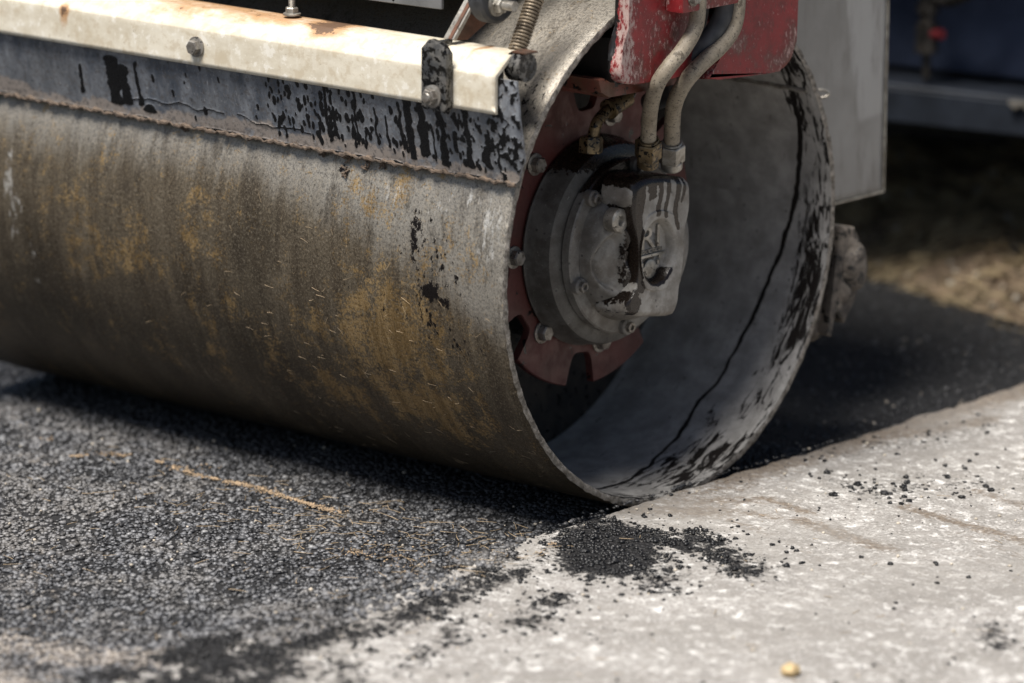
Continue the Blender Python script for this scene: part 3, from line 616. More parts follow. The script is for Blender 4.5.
# ---- support disc with notches, bolts, inner arm plate
b = bmesh.new(); pts = []; rd = .217
notch = [-52, -5, 42, 89, 136, 183, 230, 277]
for k in range(360):
    a = k; rr_ = rd
    for n_ in notch:
        dd = abs((a - n_ + 180) % 360 - 180)
        if dd < 8.0: rr_ = rd - .046 * math.sqrt(max(0, 1 - (dd / 8.0) ** 5))
    pts.append((rr_ * math.sin(math.radians(a)), R - rr_ * math.cos(math.radians(a))))
dl = [[b.verts.new((xx_, p_[0] * ff_, R + (p_[1] - R) * ff_)) for p_ in pts] for xx_, ff_ in ((-.164, .3), (-.164, .995), (-.163, 1.0), (-.1535, 1.0), (-.152, .993), (-.152, .75), (-.152, .3))]
for q0, q1 in zip(dl, dl[1:]):
    for k in range(360): b.faces.new((q0[k], q0[(k + 1) % 360], q1[(k + 1) % 360], q1[k]))
disc = P_(from_bm('support_disc', b, M['reddisc'], roller, True, 30)); tag(disc, 'dull red steel disc with rounded notches')
for a in (-133, -86, -39, 8, 65, 115, 165):
    b = bmesh.new(); ar = math.radians(a)
    hexbolt(b, (-.152, .162 * math.sin(ar), R - .162 * math.cos(ar)), (1, 0, 0), .0115, .011)
    from_bm('bolt', b, M['bolt'], disc, True, 30)
b = bmesh.new(); lathe(b, [(-.36, .16), (-.31, .30), (-.28, .343)], 0, R, 96)                 # drum's inner web; interior shade put into its black colour and close position
lathe(b, [(-.175, .16), (-.45, .16)], 0, R, 48); P_(from_bm('drum_web', b, M['black'], roller))
b = bmesh.new(); prism(b, [(-.30, .44), (-.22, .26), (.0, .30), (.0, .66), (-.12, .66), (-.24, .60)], -.205, -.185, .004); P_(tag(from_bm('inner_arm_plate', b, M['reddisc'], roller, True, 30), 'dark red plate behind the drive motor'))
b = bmesh.new(); lathe(b, [(-.1951, .10), (-.174, .10)], 0, R, 40); P_(from_bm('spacer_ring', b, M['black'], roller))

# ---- hydraulic motor
MZ = .348
def tar_attr(o, fn):
    me = o.data; co = np.empty(len(me.vertices) * 3, np.float32); me.vertices.foreach_get('co', co); co = co.reshape(-1, 3).astype(float); attr(o, 'tar', fn(co)); return o
b = bmesh.new(); lathe(b, [(-.149, .146), (-.146, .147), (-.142, .144), (-.118, .142), (-.108, .138), (-.1035, .128), (-.102, .119)], 0, MZ, 96)
motor = P_(tar_attr(from_bm('hydraulic_motor', b, M['motor_shaded'], roller), lambda c: .2 + 1.0 * sstep(.44, .49, c[:, 2]) ))
tag(motor, 'grey cast hydraulic motor splashed with oil and tar')
b = bmesh.new(); lathe(b, [(-.1015, .117), (-.100, .121), (-.088, .121), (-.086, .119), (-.0855, .112), (-.085, .103)], 0, MZ, 96)
tar_attr(from_bm('flange', b, M['motor'], motor), lambda c: .2 + 1.0 * sstep(.42, .455, c[:, 2]))
nr_, na_ = 70, 200; rr1 = np.linspace(.02, 1, nr_) * .103; aa = np.arange(na_) / na_ * 2 * PI
RR, AA = np.meshgrid(rr1, aa, indexing='ij'); CY = RR * np.sin(AA); CZ = MZ - RR * np.cos(AA)
CX = np.interp(RR, [0, .05, .066, .078, .088, .095, .100, .103], [-.030, -.031, -.034, -.040, -.048, -.058, -.070, -.086])
dp = np.hypot((CY + .080 - .012 * ((CZ - .343) / .05) ** 2) / .019, (CZ - .343) / .043)      # cast pocket
CX = CX - .016 * sstep(1.0, .72, dp) + .003 * np.exp(-((dp - 1.12) / .12) ** 2) + (fbm(CY * 260, CZ * 260, s=210) - .5) * .0007
ee = np.hypot((CY + .014) / .038, (CZ - .352) / .046); CX = np.where(ee < 1.25, np.minimum(CX, -.055), CX)
Vc = np.stack([CX, CY, CZ], -1).reshape(-1, 3); Fc = []
ii, jj = np.meshgrid(np.arange(nr_ - 1), np.arange(na_), indexing='ij'); a1 = (ii * na_ + jj).ravel(); a2 = (ii * na_ + (jj + 1) % na_).ravel()
cov = from_np('cover', Vc, np.stack([a1, a2, a2 + na_, a1 + na_], 1)[:, ::-1], M['motor'], motor, smooth=True)
tar_attr(cov, lambda c: .12 + .9 * sstep(.425, .45, c[:, 2]) + .5 * np.exp(-((c[:, 1] + .062) / .006) ** 2))
for a in (-135, -70, -2, 57, 112, 172):
    ar = math.radians(a); b = bmesh.new(); y_, z_ = .112 * math.sin(ar), MZ - .112 * math.cos(ar)
    lathe(b, [(-.090, .0115), (-.079, .0115), (-.077, .010)], y_, z_, 20); tar_attr(from_bm('bolt_boss', b, M['motor'], motor), lambda c: .2 + 0 * c[:, 0])
    b = bmesh.new(); hexbolt(b, (-.077, y_, z_), (1, 0, 0), .0075, .006, False, 0, True); from_bm('bolt', b, M['bolt'], motor)
b = bmesh.new(); lathe(b, [(-.052, .0165), (-.036, .0165), (-.034, .0150), (-.033, .0115), (-.033, .0075), (-.040, .006)], -.076, .402, 28)
from_bm('plug', b, M['zinc'], motor)
# port block outline (y, z), with a hole for the emblem
bl = [(-.060, .455), (-.035, .459), (.0, .455), (.038, .447), (.052, .442), (.058, .432), (.058, .408), (.053, .390), (.047, .375), (.045, .345), (.042, .318), (.036, .290), (.034, .270), (.028, .259), (.016, .256), (-.030, .263), (-.068, .271), (-.078, .278), (-.076, .290), (-.066, .303), (-.058, .320), (-.056, .345), (-.058, .370), (-.066, .400), (-.069, .425), (-.067, .445)]
def smooth_poly(P, n=4):
    P = [Vector((0, a, c)) for a, c in P]; out = []; L = len(P)
    for i in range(L):
        a, bb, c, d = P[i - 1], P[i], P[(i + 1) % L], P[(i + 2) % L]
        for k in range(n):
            t_ = k / n; q = .5 * ((2 * bb) + (c - a) * t_ + (2 * a - 5 * bb + 4 * c - d) * t_ * t_ + (3 * bb - a - 3 * c + d) * t_ ** 3); out.append((q.y, q.z))
    return out
blp = smooth_poly(bl, 9); N = len(blp); ey, ez, ery, erz = -.014, .352, .038, .046
b = bmesh.new()
def loop(fn): return [b.verts.new(fn(i)) for i in range(N)]
ang = [math.atan2(z - ez, y - ey) for y, z in blp]
def inner_pt(i, f, x): return (x, ey + ery * f * math.cos(ang[i]), ez + erz * f * math.sin(ang[i]))
def mixp(i, t_, x):
    y0, z0 = blp[i]; q = inner_pt(i, 1.0, x); return (x, y0 * (1 - t_) + q[1] * t_, z0 * (1 - t_) + q[2] * t_)
loops = [loop(lambda i: (-.075, blp[i][0], blp[i][1])), loop(lambda i: (-.030, blp[i][0], blp[i][1])), loop(lambda i: mixp(i, .05, -.0235)), loop(lambda i: mixp(i, .14, -.020))]
for q in np.linspace(.17, .92, 26): loops.append(loop(lambda i, q=q: mixp(i, float(q), -.0195 + (.002 if q > .8 else 0))))
loops += [loop(lambda i: inner_pt(i, 1.0, -.0185)), loop(lambda i: inner_pt(i, .94, -.022)), loop(lambda i: inner_pt(i, .90, -.034)), loop(lambda i: inner_pt(i, .45, -.036)), loop(lambda i: inner_pt(i, .1, -.036))]
for a_, c_ in zip(loops, loops[1:]):
    for k in range(N): b.faces.new((a_[k], a_[(k + 1) % N], c_[(k + 1) % N], c_[k]))
b.faces.new(loops[-1])
def drips(c):
    y, z = c[:, 1], c[:, 2]; m = np.zeros(len(c))
    for y0, z0, w, a in ((-.052, .30, .008, 1), (-.063, .33, .007, 1), (-.012, .40, .006, .9), (.004, .385, .005, .9), (.026, .375, .006, 1), (-.03, .425, .012, .8), (.038, .41, .004, .8)):
        m = np.maximum(m, a * np.exp(-((y - y0 - .004 * np.sin(z * 90)) / w) ** 2) * sstep(z0 - .006, z0 + .006, z))
    m = np.maximum(m, .9 * np.exp(-(((y + .064) / .016) ** 2 + ((z - .288) / .022) ** 2)))
    m = np.maximum(m, .8 * sstep(.438, .452, z))
    m = np.maximum(m, .9 * np.exp(-((np.hypot((y - ey) / .039, (z - ez) / .047) - .93) / .1) ** 2) * sstep(.335, .318, z))
    return m * np.clip(sstep(.99, 1.04, np.hypot((y - ey) / ery, (z - ez) / erz)) + (z < .328), 0, 1) + .08
tar_attr(from_bm('port_block', b, M['motor_light'], motor, True, 40), drips)
b = bmesh.new()   # side lugs behind the block
for q_ in ((.056, .398, .014), (.050, .320, .018), (.046, .292, .010)):
    b = bmesh.new(); lathe(b, [(-.080, q_[2]), (-.046, q_[2]), (-.043, q_[2] * .75)], q_[0], q_[1], 20); tar_attr(from_bm('side_lug', b, M['motor'], motor), lambda c: .1 + 0 * c[:, 0])
# emblem: raised characters above a bar, with small lettering
def text(body, size, loc, ext, name, mat, parent, stretch=1.0):
    cu = bpy.data.curves.new('t', 'FONT'); cu.body = body; cu.size = size; cu.extrude = ext; cu.align_x = 'CENTER'; cu.resolution_u = 3
    t_ = bpy.data.objects.new('t', cu); COL.objects.link(t_); bpy.context.view_layer.update()
    me = bpy.data.meshes.new_from_object(t_.evaluated_get(bpy.context.evaluated_depsgraph_get())); bpy.data.objects.remove(t_)
    for v in me.vertices: x, y, z = v.co; v.co = (loc[0] + z, loc[1] + x * stretch, loc[2] + y)
    return link(name, me, mat, parent)
b = bmesh.new(); lathe(b, [(-.0362, .0345), (-.0355, .034)], 0, 0, 48)
for v in b.verts: v.co.z = ez + v.co.z * 1.2; v.co.y += ey
from_bm('emblem_plate', b, M['frame'], motor)
text('RI', .044, (-.0335, ey - .001, .3555), .002, 'emblem', M['zinc'], motor, 1.25)
text('REDUCTION', .0078, (-.0345, ey, .3482), .001, 'lettering', M['zinc'], motor, 1.2)
b = bmesh.new(); box(b, -.0365, -.032, ey - .033, ey + .033, .3430, .3468, .0005)
for k in range(9):
    a = math.radians(200 + 17.5 * k); box(b, -.0362, -.0325, ey + .023 * math.cos(a) - .003, ey + .023 * math.cos(a) + .003, ez + .030 * math.sin(a) - .003, ez + .030 * math.sin(a) + .003, .0005)
lathe(b, [(-.0365, .013), (-.033, .013), (-.032, .010)], ey, .326, 20); from_bm('emblem_bar', b, M['zinc'], motor)

# ---- hoses with fittings
hA = [(-0.03, -0.025, 0.493), (-0.018, -0.039, 0.53), (0.008, -0.067, 0.565), (0.034, -0.087, 0.598), (0.046, -0.079, 0.621), (0.048, -0.051, 0.642), (0.05, -0.03, 0.666), (0.052, -0.025, 0.69), (0.052, -0.024, 0.733)]
hB = [(-0.03, 0.026, 0.482), (-0.018, 0.011, 0.523), (0.006, -0.014, 0.56), (0.032, -0.025, 0.593), (0.046, -0.009, 0.617), (0.048, 0.027, 0.635), (0.05, 0.052, 0.656), (0.052, 0.059, 0.682), (0.052, 0.06, 0.723)]
hC = [(.044, .047, .75), (.042, .046, .69), (.038, .034, .66), (.030, .012, .637), (.016, -.002, .616), (-.010, .008, .59), (-.04, .03, .56), (-.09, .05, .54)]
hD = [(.000, .030, .76), (.005, .040, .70), (.003, .030, .650), (-.01, .0, .612), (-.06, -.02, .58)]
for P, r, mt, nut in ((hA, .0108, 'hose', 'brass'), (hB, .0112, 'hose', 'zinc'), (hC, .0135, 'rubber', None), (hD, .012, 'rubber', None)):
    b = bmesh.new(); tube(b, catmull(P, 8), r, 18)
    h = P_(from_bm('hydraulic_hose', b, M[mt], roller, True, 60)); tag(h, 'pale dusty hydraulic hose' if nut else 'black rubber hose behind the pale hoses')
    if nut:
        b = bmesh.new(); p = Vector(P[0]); z = (Vector(P[1]) - p).normalized()
        M_ = frame_to(z)
        for (z0, z1, rr_, n_) in ((-.026, -.013, .0150, 28), (-.0125, .015, .0185, 6), (.015, .018, .0145, 20)):
            rg = [[b.verts.new(p + M_ @ Vector((rq * math.cos(2 * PI * k / n_ + .3), rq * math.sin(2 * PI * k / n_ + .3), zq))) for k in range(n_)] for zq, rq in ((z0, rr_ * .93), (z0 + .0015, rr_), (z1 - .0015, rr_), (z1, rr_ * .93))]
            for a_, c_ in zip(rg, rg[1:]):
                for k in range(n_): b.faces.new((a_[k], a_[(k + 1) % n_], c_[(k + 1) % n_], c_[k]))
            b.faces.new(rg[0][::-1]); b.faces.new(rg[-1])
        tag(from_bm('hose_nut', b, M[nut], h, True, 30), 'oil stained brass nut' if nut == 'brass' else 'bare steel nut')
b = bmesh.new(); E_ = catmull([(-.085, -.079, .500), (-.08, -.077, .525), (-.08, -.066, .537), (-.08, -.045, .546), (-.08, -.02, .553), (-.09, .02, .57)], 6)
tube(b, E_, .008, 14); tube(b, [(-.08, -.047, .546), (-.08, -.010, .556)], .0125, 16); tube(b, [(-.08, -.050, .545), (-.08, -.046, .5463)], .0145, 16)
elb = P_(tag(from_bm('elbow_pipe', b, M['brass'], roller), 'short bent brass pipe on top of the motor'))
b = bmesh.new(); hexbolt(b, (-.085, -.080, .490), (0, .05, 1), .0165, .022, False); from_bm('nut', b, M['brass'], elb, True, 30)

# ---- red fork arm
def arc(cy, cz, r, a0, a1, n=7): return [(cy + r * math.cos(math.radians(a0 + (a1 - a0) * i / n)), cz + r * math.sin(math.radians(a0 + (a1 - a0) * i / n))) for i in range(n + 1)]
def subdivide(b, it=1):
    bmesh.ops.triangulate(b, faces=[f for f in b.faces if len(f.verts) > 4])
    for _ in range(it): bmesh.ops.subdivide_edges(b, edges=[e for e in b.edges if e.calc_length() > .02], cuts=1, use_grid_fill=True)
pL = [(-.143, .95), (-.143, .68), (-.147, .655), (-.156, .636), (-.160, .624), (-.156, .613), (-.145, .606), (-.125, .602), (-.06, .601), (.000, .600), (.008, .604), (-.002, .63), (-.01, .66), (-.012, .72), (-.012, .95)]
pR = [(.088, .95), (.088, .70), (.088, .66), (.080, .635), (.060, .612), (.025, .597), (.022, .590), (.05, .586)] + [(.12, .582), (.165, .580)] + arc(.185, .617, .037, -90, 0, 6) + [(.224, .68), (.226, .72), (.226, .95)]
b = bmesh.new()
for P in (pL, pR): prism(b, P, .006, .030, .0075, 4)
prism(b, [(-.012, .735), (.088, .735), (.088, .95), (-.012, .95)], .006, .030, .002, 1)
def armtar(c):
    x, y, z = c.T; m = .0 + .9 * (sstep(-.08, -.135, y) * sstep(.02, .006, x)) + .25 * sstep(.61, .60, z)
    return m
def pale_edge(c): return .55 * sstep(-.116, -.140, c[:, 1]) * sstep(.0, .02, c[:, 0]) + .15 * sstep(-.02, -.1, c[:, 1])
subdivide(b, 2)
arm = from_bm('fork_arm', b, M['red'], roller, True, 40); P_(arm)
def both(o):
    me = o.data; co = np.empty(len(me.vertices) * 3, np.float32); me.vertices.foreach_get('co', co); co = co.reshape(-1, 3).astype(float); attr(o, 'tar', armtar(co)); attr(o, 'pale', pale_edge(co))
both(arm); tag(arm, 'chipped red fork arm above the motor')
b = bmesh.new()      # box section behind the front plate, tucked inside the drum mouth
box(b, -.13, .0055, -.142, -.130, .603, .664, .003); box(b, -.13, .0055, .196, .208, .600, .655, .003)
box(b, -.13, .0055, -.1295, .1955, .5995, .611, .003); box(b, -.13, .0055, -.1295, .1955, .652, .663, .002)
subdivide(b, 1); o = from_bm('arm_box', b, M['red'], arm, True, 40); both(o); tag(o, 'tar blackened underside of the red arm')
b = bmesh.new(); box(b, .030, .060, -.067, .124, .693, .96, .004, 2, Matrix.Rotation(math.radians(0), 3, 'X')); subdivide(b, 2)
cp = from_bm('cover_plate', b, M['red'], arm, True, 40); both(cp); tag(cp, 'red cover plate over the hoses')
for y_, z_ in ((-.046, .712), (.106, .708)):
    b = bmesh.new(); hexbolt(b, (.060, y_, z_), (1, 0, 0), .008, .007); from_bm('bolt', b, M['bolt'], arm, True, 30)

b = bmesh.new(); prism(b, [(-.172, .612), (-.166, .594), (-.150, .585), (-.06, .584), (.215, .586), (.220, .5995), (-.12, .5995), (-.150, .603), (-.158, .612)], -.17, .004, .003, 2); P_(tag(from_bm('arm_lip', b, M['lip'], roller), 'rust red lower lip of the fork arm'))
# ---- scraper blade with tar drips (attribute painted at 1.5 mm)
sx_ = np.concatenate([np.arange(-1.5, -1.0, .006), np.arange(-1.0, .030, .0016)]); sv = np.arange(0, .14, .0016)
SX, SV = np.meshgrid(sx_, sv, indexing='ij')
rightx = np.interp(sv, [0, .006, .02, .033, .06, .10, .14], [.006, .014, .019, .028, .030, .029, .024])
SXc = np.where(SX > -.05, -.05 + (SX + .05) * ((rightx[None] + .05) / (.0284 + .05)), SX)
SYf = -.3400 - .0185 * np.clip(SV / .092, 0, 1); SZ = .4985 + SV
low_w = (fbm(SXc * 40, 0 * SV, o=4, s=130) - .5) * .006 * sstep(.012, 0, SV)
SZ = SZ + low_w; wav = (fbm(SXc * 7, SV * 10, s=131) - .5) * .003
Vf = np.stack([SXc, SYf + wav - .0035, SZ], -1); Vb = np.stack([SXc, SYf + wav, SZ], -1)
n_, m_ = SX.shape; V = np.concatenate([Vf.reshape(-1, 3), Vb.reshape(-1, 3)]); G = grid(n_, m_); off = n_ * m_
i_ = np.arange(n_ - 1); j_ = np.arange(m_ - 1)
E1 = np.stack([i_ * m_, (i_ + 1) * m_, (i_ + 1) * m_ + off, i_ * m_ + off], 1); r0 = (n_ - 1) * m_; E2 = np.stack([r0 + j_, r0 + j_ + 1, r0 + j_ + 1 + off, r0 + j_ + off], 1); E3 = np.stack([i_ * m_ + m_ - 1, (i_ + 1) * m_ + m_ - 1, (i_ + 1) * m_ + m_ - 1 + off, i_ * m_ + m_ - 1 + off], 1)
blade = from_np('scraper_blade', V, np.concatenate([G, G[:, ::-1] + off, E1, E2, E3]), M['scraper'], roller, smooth=True); P_(blade)
blade.data.set_sharp_from_angle(angle=math.radians(50))
bx, bv = SXc.ravel(), SV.ravel(); tarb = np.zeros_like(bx); wx = bx + (fbm(bx * 70, bv * 70, o=4, s=133) - .5) * .010
def drip(x0, top, bot, w):
    global tarb
    ww = w * (.6 + .8 * fbm(bv * 90 + x0 * 50, bx * 0, o=3, s=int(abs(x0) * 1e4))) * (1 + .5 * sstep(bot + .02, bot, bv))
    tarb = np.maximum(tarb, np.exp(-((wx - x0) / ww) ** 2 * .8) * sstep(bot - .004, bot + .004, bv) * sstep(top + .006, top - .004, bv))
drip(-.787, .065, .022, .0035); drip(-.719, .085, .014, .013); drip(-.698, .075, .016, .010); drip(-.672, .082, .018, .004); drip(-.655, .022, .010, .009)
random.seed(11)
for k in range(20):
    x0 = -.36 + .36 * (k + random.random()) / 20; f = 1.0 if x0 > -.27 else .5
    L = random.uniform(.015, .06) * f; bot = random.uniform(.012, .03); drip(x0, bot + L, bot, random.uniform(.0016, .0036) * (1.1 if x0 > -.22 else .8))
for x0, w in ((-.315, .003), (-.262, .0025), (-.165, .006), (-.142, .007), (-.108, .005), (-.064, .0045)): drip(x0, .105, random.uniform(.005, .02), w)
for k in range(270):
    x0 = random.choice([random.uniform(-.43, -.30), random.uniform(-.33, .02), random.uniform(-.12, .025), random.uniform(-.66, -.4) if random.random() < .2 else random.uniform(-.3, 0)]); v0 = random.uniform(.012, .09); r0_ = random.uniform(.0015, .0042) * (.8 if x0 > -.1 else 1)
    sel = (np.abs(bx - x0) < .02) & (np.abs(bv - v0) < .02)
    tarb[sel] = np.maximum(tarb[sel], np.exp(-(((wx[sel] - x0) / r0_) ** 2 + ((bv[sel] - v0) / (r0_ * 1.9)) ** 2) * .7))
tarb = np.maximum(tarb, .9 * sstep(.56, .62, fbm(bx * 110, bv * 110, o=3, s=140)) * sstep(-.06, .0, bx))
# thin crack-like runs
crk = np.abs(bv - (.026 + .016 * (fbm(bx * 16, bx * 0, o=4, s=150) - .5) * 2)); tarb = np.maximum(tarb, np.exp(-(crk / .0011) ** 2) * (fbm(bx * 12, bx * 0, s=151) > .55) * (bx > -1.0) * (bx < -.35))
tarb = np.maximum(tarb, .8 * sstep(.006, .0, bv) * (fbm(bx * 50, bx * 0, s=152) > .35))
me_ = blade.data; cc = np.empty(len(me_.vertices) * 3, np.float32); me_.vertices.foreach_get('co', cc); cc = cc.reshape(-1, 3); cc[:n_ * m_, 1] -= (.0011 * sstep(.35, .8, tarb) * (.5 + fbm(bx * 150, bv * 150, o=2, s=160))).astype(np.float32); me_.vertices.foreach_set('co', cc.ravel()); me_.update()
paleb = sstep(.034, .012, bv + (fbm(bx * 14, bx * 0, o=5, s=153) - .5) * .03) * (.55 + .45 * sstep(.3, .6, fbm(bx * 30, bv * 40, s=154)))
attr(blade, 'tar', np.concatenate([tarb, tarb * 0])); attr(blade, 'pale', np.concatenate([paleb, paleb * 0]))
tag(blade, 'blue grey scraper blade with black tar drips')
# caked dirt along the foot of the blade
b = bmesh.new(); Pc = []
for i in range(300):
    x = -1.45 + 1.46 * i / 299; Pc.append((x, -.3455 - .001 * math.sin(i * 1.1), .4985 + .0012 * math.sin(i * .9) + .0012 * math.sin(i * 2.3)))
tube(b, Pc, lambda t_: .0025 + .0016 * math.sin(t_ * 311) * math.sin(t_ * 97), 7); from_bm('caked_dirt', b, M['wipe'], blade)
for (x0, L) in ((-.290, .026), (-.258, .016), (-.232, .008), (-.34, .006), (-.6, .006)):
    b = bmesh.new()
    for k in range(9): 
        q = random.random(); p = Vector((x0 + random.uniform(-.004, .004), 0, .496 - q * L)); a = math.asin(min(1, (p.z - R) / (R + .002))); p.y = -(R + .002) * math.cos(a)
        d = Vector((random.uniform(-.006, .006), -.002, random.uniform(-.006, .006))); tube(b, [p - d, p + Vector((.002, -.002, 0)), p + d], .0013, 5)
    from_bm('dirt_flake', b, M['wipe'], blade)
# ---- cream rail (folded sheet)
prof = [(-.370, .592), (-.370, .640), (-.3695, .6425), (-.341, .6645), (-.338, .6655), (-.300, .6655)]
th_ = .0045; inn = [(-.3655, .592), (-.3655, .639), (-.3645, .641), (-.3385, .6602), (-.337, .661), (-.300, .661)]
rx = np.concatenate([np.arange(-1.5, -.004, .008), [-.004]]); ring_ = prof + inn[::-1]; K = len(ring_)
# refine profile so the rust attribute can vary across it
def refine(P, h=.006):
    out = []
    for i in range(len(P)):
        a_, c_ = np.array(P[i]), np.array(P[(i + 1) % len(P)]); n__ = max(1, int(np.hypot(*(c_ - a_)) / h))
        for k in range(n__): out.append(tuple(a_ + (c_ - a_) * k / n__))
    return out
ring_ = refine(ring_); K = len(ring_)
V = np.array([(x, y, z) for x in rx for y, z in ring_]); nX = len(rx)
i_, j_ = np.meshgrid(np.arange(nX - 1), np.arange(K), indexing='ij'); a_ = (i_ * K + j_).ravel(); c_ = (i_ * K + (j_ + 1) % K).ravel()
F = np.stack([a_, c_, c_ + K, a_ + K], 1)
rail = from_np('cover_rail', V, F[:, ::-1], M['cream'], roller); P_(rail)
vx_, vz_ = V[:, 0], V[:, 2]; top_ = sstep(.640, .664, vz_)
rust = top_ * .75 * np.exp(-((vx_ + .45) / .16) ** 2) + .55 * np.exp(-((vx_ + .62) / .07) ** 2) * top_ + .9 * np.exp(-((vx_ + .80) / .012) ** 2 - ((vz_ - .640) / .014) ** 2) + .45 * np.exp(-((vx_ + .80) / .007) ** 2) * (vz_ < .645) + .8 * np.exp(-((vx_ + .33) / .03) ** 2) * top_ + .6 * np.exp(-((vx_ + .067) / .006) ** 2) * sstep(.62, .65, vz_) + .45 * np.exp(-((vx_ + .1) / .3) ** 2) * sstep(.655, .666, vz_) * .6 + .35 * np.exp(-((vx_ + .93) / .03) ** 2) * (vz_ > .60)
attr(rail, 'rust', rust); tag(rail, 'cream painted folded rail with rust stains')
bmx = bmesh.new(); bmx.from_mesh(rail.data)
bmx.verts.ensure_lookup_table()
# end cap strips (sheet thickness) at the near end
base = (nX - 1) * K
fo = [bmx.verts[base + k] for k in range(K)]
bmx.faces.new(fo); bmesh.ops.triangulate(bmx, faces=[bmx.faces[-1] if False else f for f in bmx.faces if len(f.verts) > 4])
bmx.to_mesh(rail.data); bmx.free()
b = bmesh.new(); hexbolt(b, (-.541, -.370, .618), (0, -1, 0), .0105, .009); from_bm('bolt', b, M['bolt'], rail, True, 30)
b = bmesh.new(); box(b, -1.49, -.012, -.3555, -.345, .60, .645); P_(from_bm('rail_backing', b, M['black'], roller))
# ---- clamp strap over the rail
b = bmesh.new()
cw = [(-.374, .588), (-.3744, .6435), (-.341, .6700), (-.330, .676), (-.318, .678), (-.318, .6735), (-.332, .671), (-.3435, .6655), (-.3705, .643), (-.3705, .588)]
prism(b, [(-.118, .592), (-.114, .588), (-.079, .588), (-.075, .592), (-.075, .664), (-.086, .676), (-.106, .680), (-.118, .668)], -.386, -.3715, .002, 2, 'y')
box(b, -.117, -.112, -.372, -.33, .667, .674, .001, 1)
cl = P_(tag(from_bm('rail_clamp', b, M['clamp'], roller, True, 35), 'tar coated clamp strap over the cream rail'))
b = bmesh.new(); hexbolt(b, (-.097, -.386, .607), (0, -1, 0), .011, .009, True, .006); from_bm('bolt', b, M['bolt'], cl, True, 30)
b = bmesh.new(); prism(b, [(-.336, .672), (-.270, .745), (-.20, .80), (.05, .80), (-.10, .755), (-.235, .70), (-.30, .668)], -.118, -.112, .001, 1)
P_(tag(from_bm('support_bracket', b, M['rusty'], roller, False), 'rusty plate reaching back from the clamp'))
b = bmesh.new(); prism(b, [(-.334, .6735), (-.268, .747), (-.262, .745), (-.328, .671)], -.126, -.1185, .001, 1); prism(b, [(-.334, .6735), (-.268, .747), (-.262, .745), (-.328, .671)], -.111, -.108, .0005, 1)
P_(tag(from_bm('bracket_flange', b, M['zinc'], roller, False), 'bare scuffed edge of the bracket'))
# blade end boss, bolts on top of blade
b = bmesh.new(); tube(b, [(-.012, -.326, .650), (.012, -.326, .650)], .019, 20)
P_(tag(from_bm('blade_end_boss', b, M['clamp'], roller, True, 40), 'tar covered round boss at the blade end'))
b = bmesh.new(); box(b, -.008, .018, -.335, -.312, .668, .6705, .0008); P_(from_bm('end_tab', b, M['rusty'], roller))
b = bmesh.new(); hexbolt(b, (-.415, -.315, .669), (0, 0, 1), .009, .008, True, .02); P_(from_bm('bolt', b, M['zinc'], roller, True, 30))
# ---- coil spring
b = bmesh.new(); p0, p1 = Vector((-.032, -.300, .655)), Vector((-.034, -.235, .765)); ax_ = (p1 - p0); Mx = frame_to(ax_); turns = 27; Ps = []
for i in range(turns * 14 + 1):
    t_ = i / (turns * 14); a = 2 * PI * turns * t_; Ps.append(p0 + ax_ * t_ + Mx @ Vector((.0105 * math.cos(a), .0105 * math.sin(a), 0)))
tube(b, Ps, .0019, 7); P_(tag(from_bm('coil_spring', b, M['spring'], roller, True, 80), 'rusty coil spring behind the rail end'))
b = bmesh.new(); tube(b, [p0 - ax_ * .05, p1 + ax_ * .1], .006, 10); P_(from_bm('spring_rod', b, M['black'], roller))
# ---- rubber mount with stud
b = bmesh.new(); lathe(b, [(-.085, .036), (-.080, .040), (-.064, .040), (-.060, .036)], -.297, .735, 40)
rm = P_(from_bm('rubber_mount', b, M['rubber'], roller)); b = bmesh.new(); hexbolt(b, (-.060, -.304, .722), (1, 0, 0), .012, .010, True, .02); from_bm('bolt', b, M['zinc'], rm, True, 30)
# ---- body frame above the drum (casts the shade behind the rail) and grey front plate
b = bmesh.new(); box(b, -.80, -.155, -.305, -.299, .704, .80, .001, 1, Matrix.Rotation(math.radians(-.8), 3, 'Y'), (-.155, -.3, .704)); P_(tag(from_bm('front_plate', b, M['frame'], roller, False), 'pale grey plate end above the rail'))
b = bmesh.new(); box(b, -1.30, -.155, -.298, .60, .745, 1.30, .01, 2); box(b, -1.25, -.11, .40, .61, .66, 1.35, .02, 2)
P_(from_bm('body_frame', b, M['frame'], roller))
# ---- grey side panel
py = np.arange(.372, .6085, .0078); pz = np.concatenate([np.arange(.336, .70, .01), np.arange(.70, 1.31, .05)])
PY_, PZ_ = np.meshgrid(py, pz, indexing='ij'); sk = (PY_ - .372) * -.03
V1 = np.stack([0 * PY_ - .1, PY_, PZ_ + sk * (PZ_ < .5)], -1).reshape(-1, 3); V2_ = V1.copy(); V2_[:, 0] -= .005; n_, m_ = PY_.shape; off = n_ * m_; G = grid(n_, m_)
i_ = np.arange(n_ - 1); j_ = np.arange(m_ - 1); r0 = (n_ - 1) * m_
E1 = np.stack([i_ * m_, (i_ + 1) * m_, (i_ + 1) * m_ + off, i_ * m_ + off], 1)[:, ::-1]; E2 = np.stack([r0 + j_, r0 + j_ + 1, r0 + j_ + 1 + off, r0 + j_ + off], 1)[:, ::-1]; E4 = np.stack([j_, j_ + 1, j_ + 1 + off, j_ + off], 1)
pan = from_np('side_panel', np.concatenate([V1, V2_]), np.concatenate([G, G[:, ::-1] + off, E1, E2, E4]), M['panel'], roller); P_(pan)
w_ = sstep(.50, .515, V1[:, 1] - .05 * (V1[:, 2] - .42) * -1 * 0 + .035 * sstep(.64, .43, V1[:, 2]) * -1) * sstep(.425, .455, V1[:, 2] - .12 * (V1[:, 1] - .55))  # patch of sunlight painted into the panel's colour
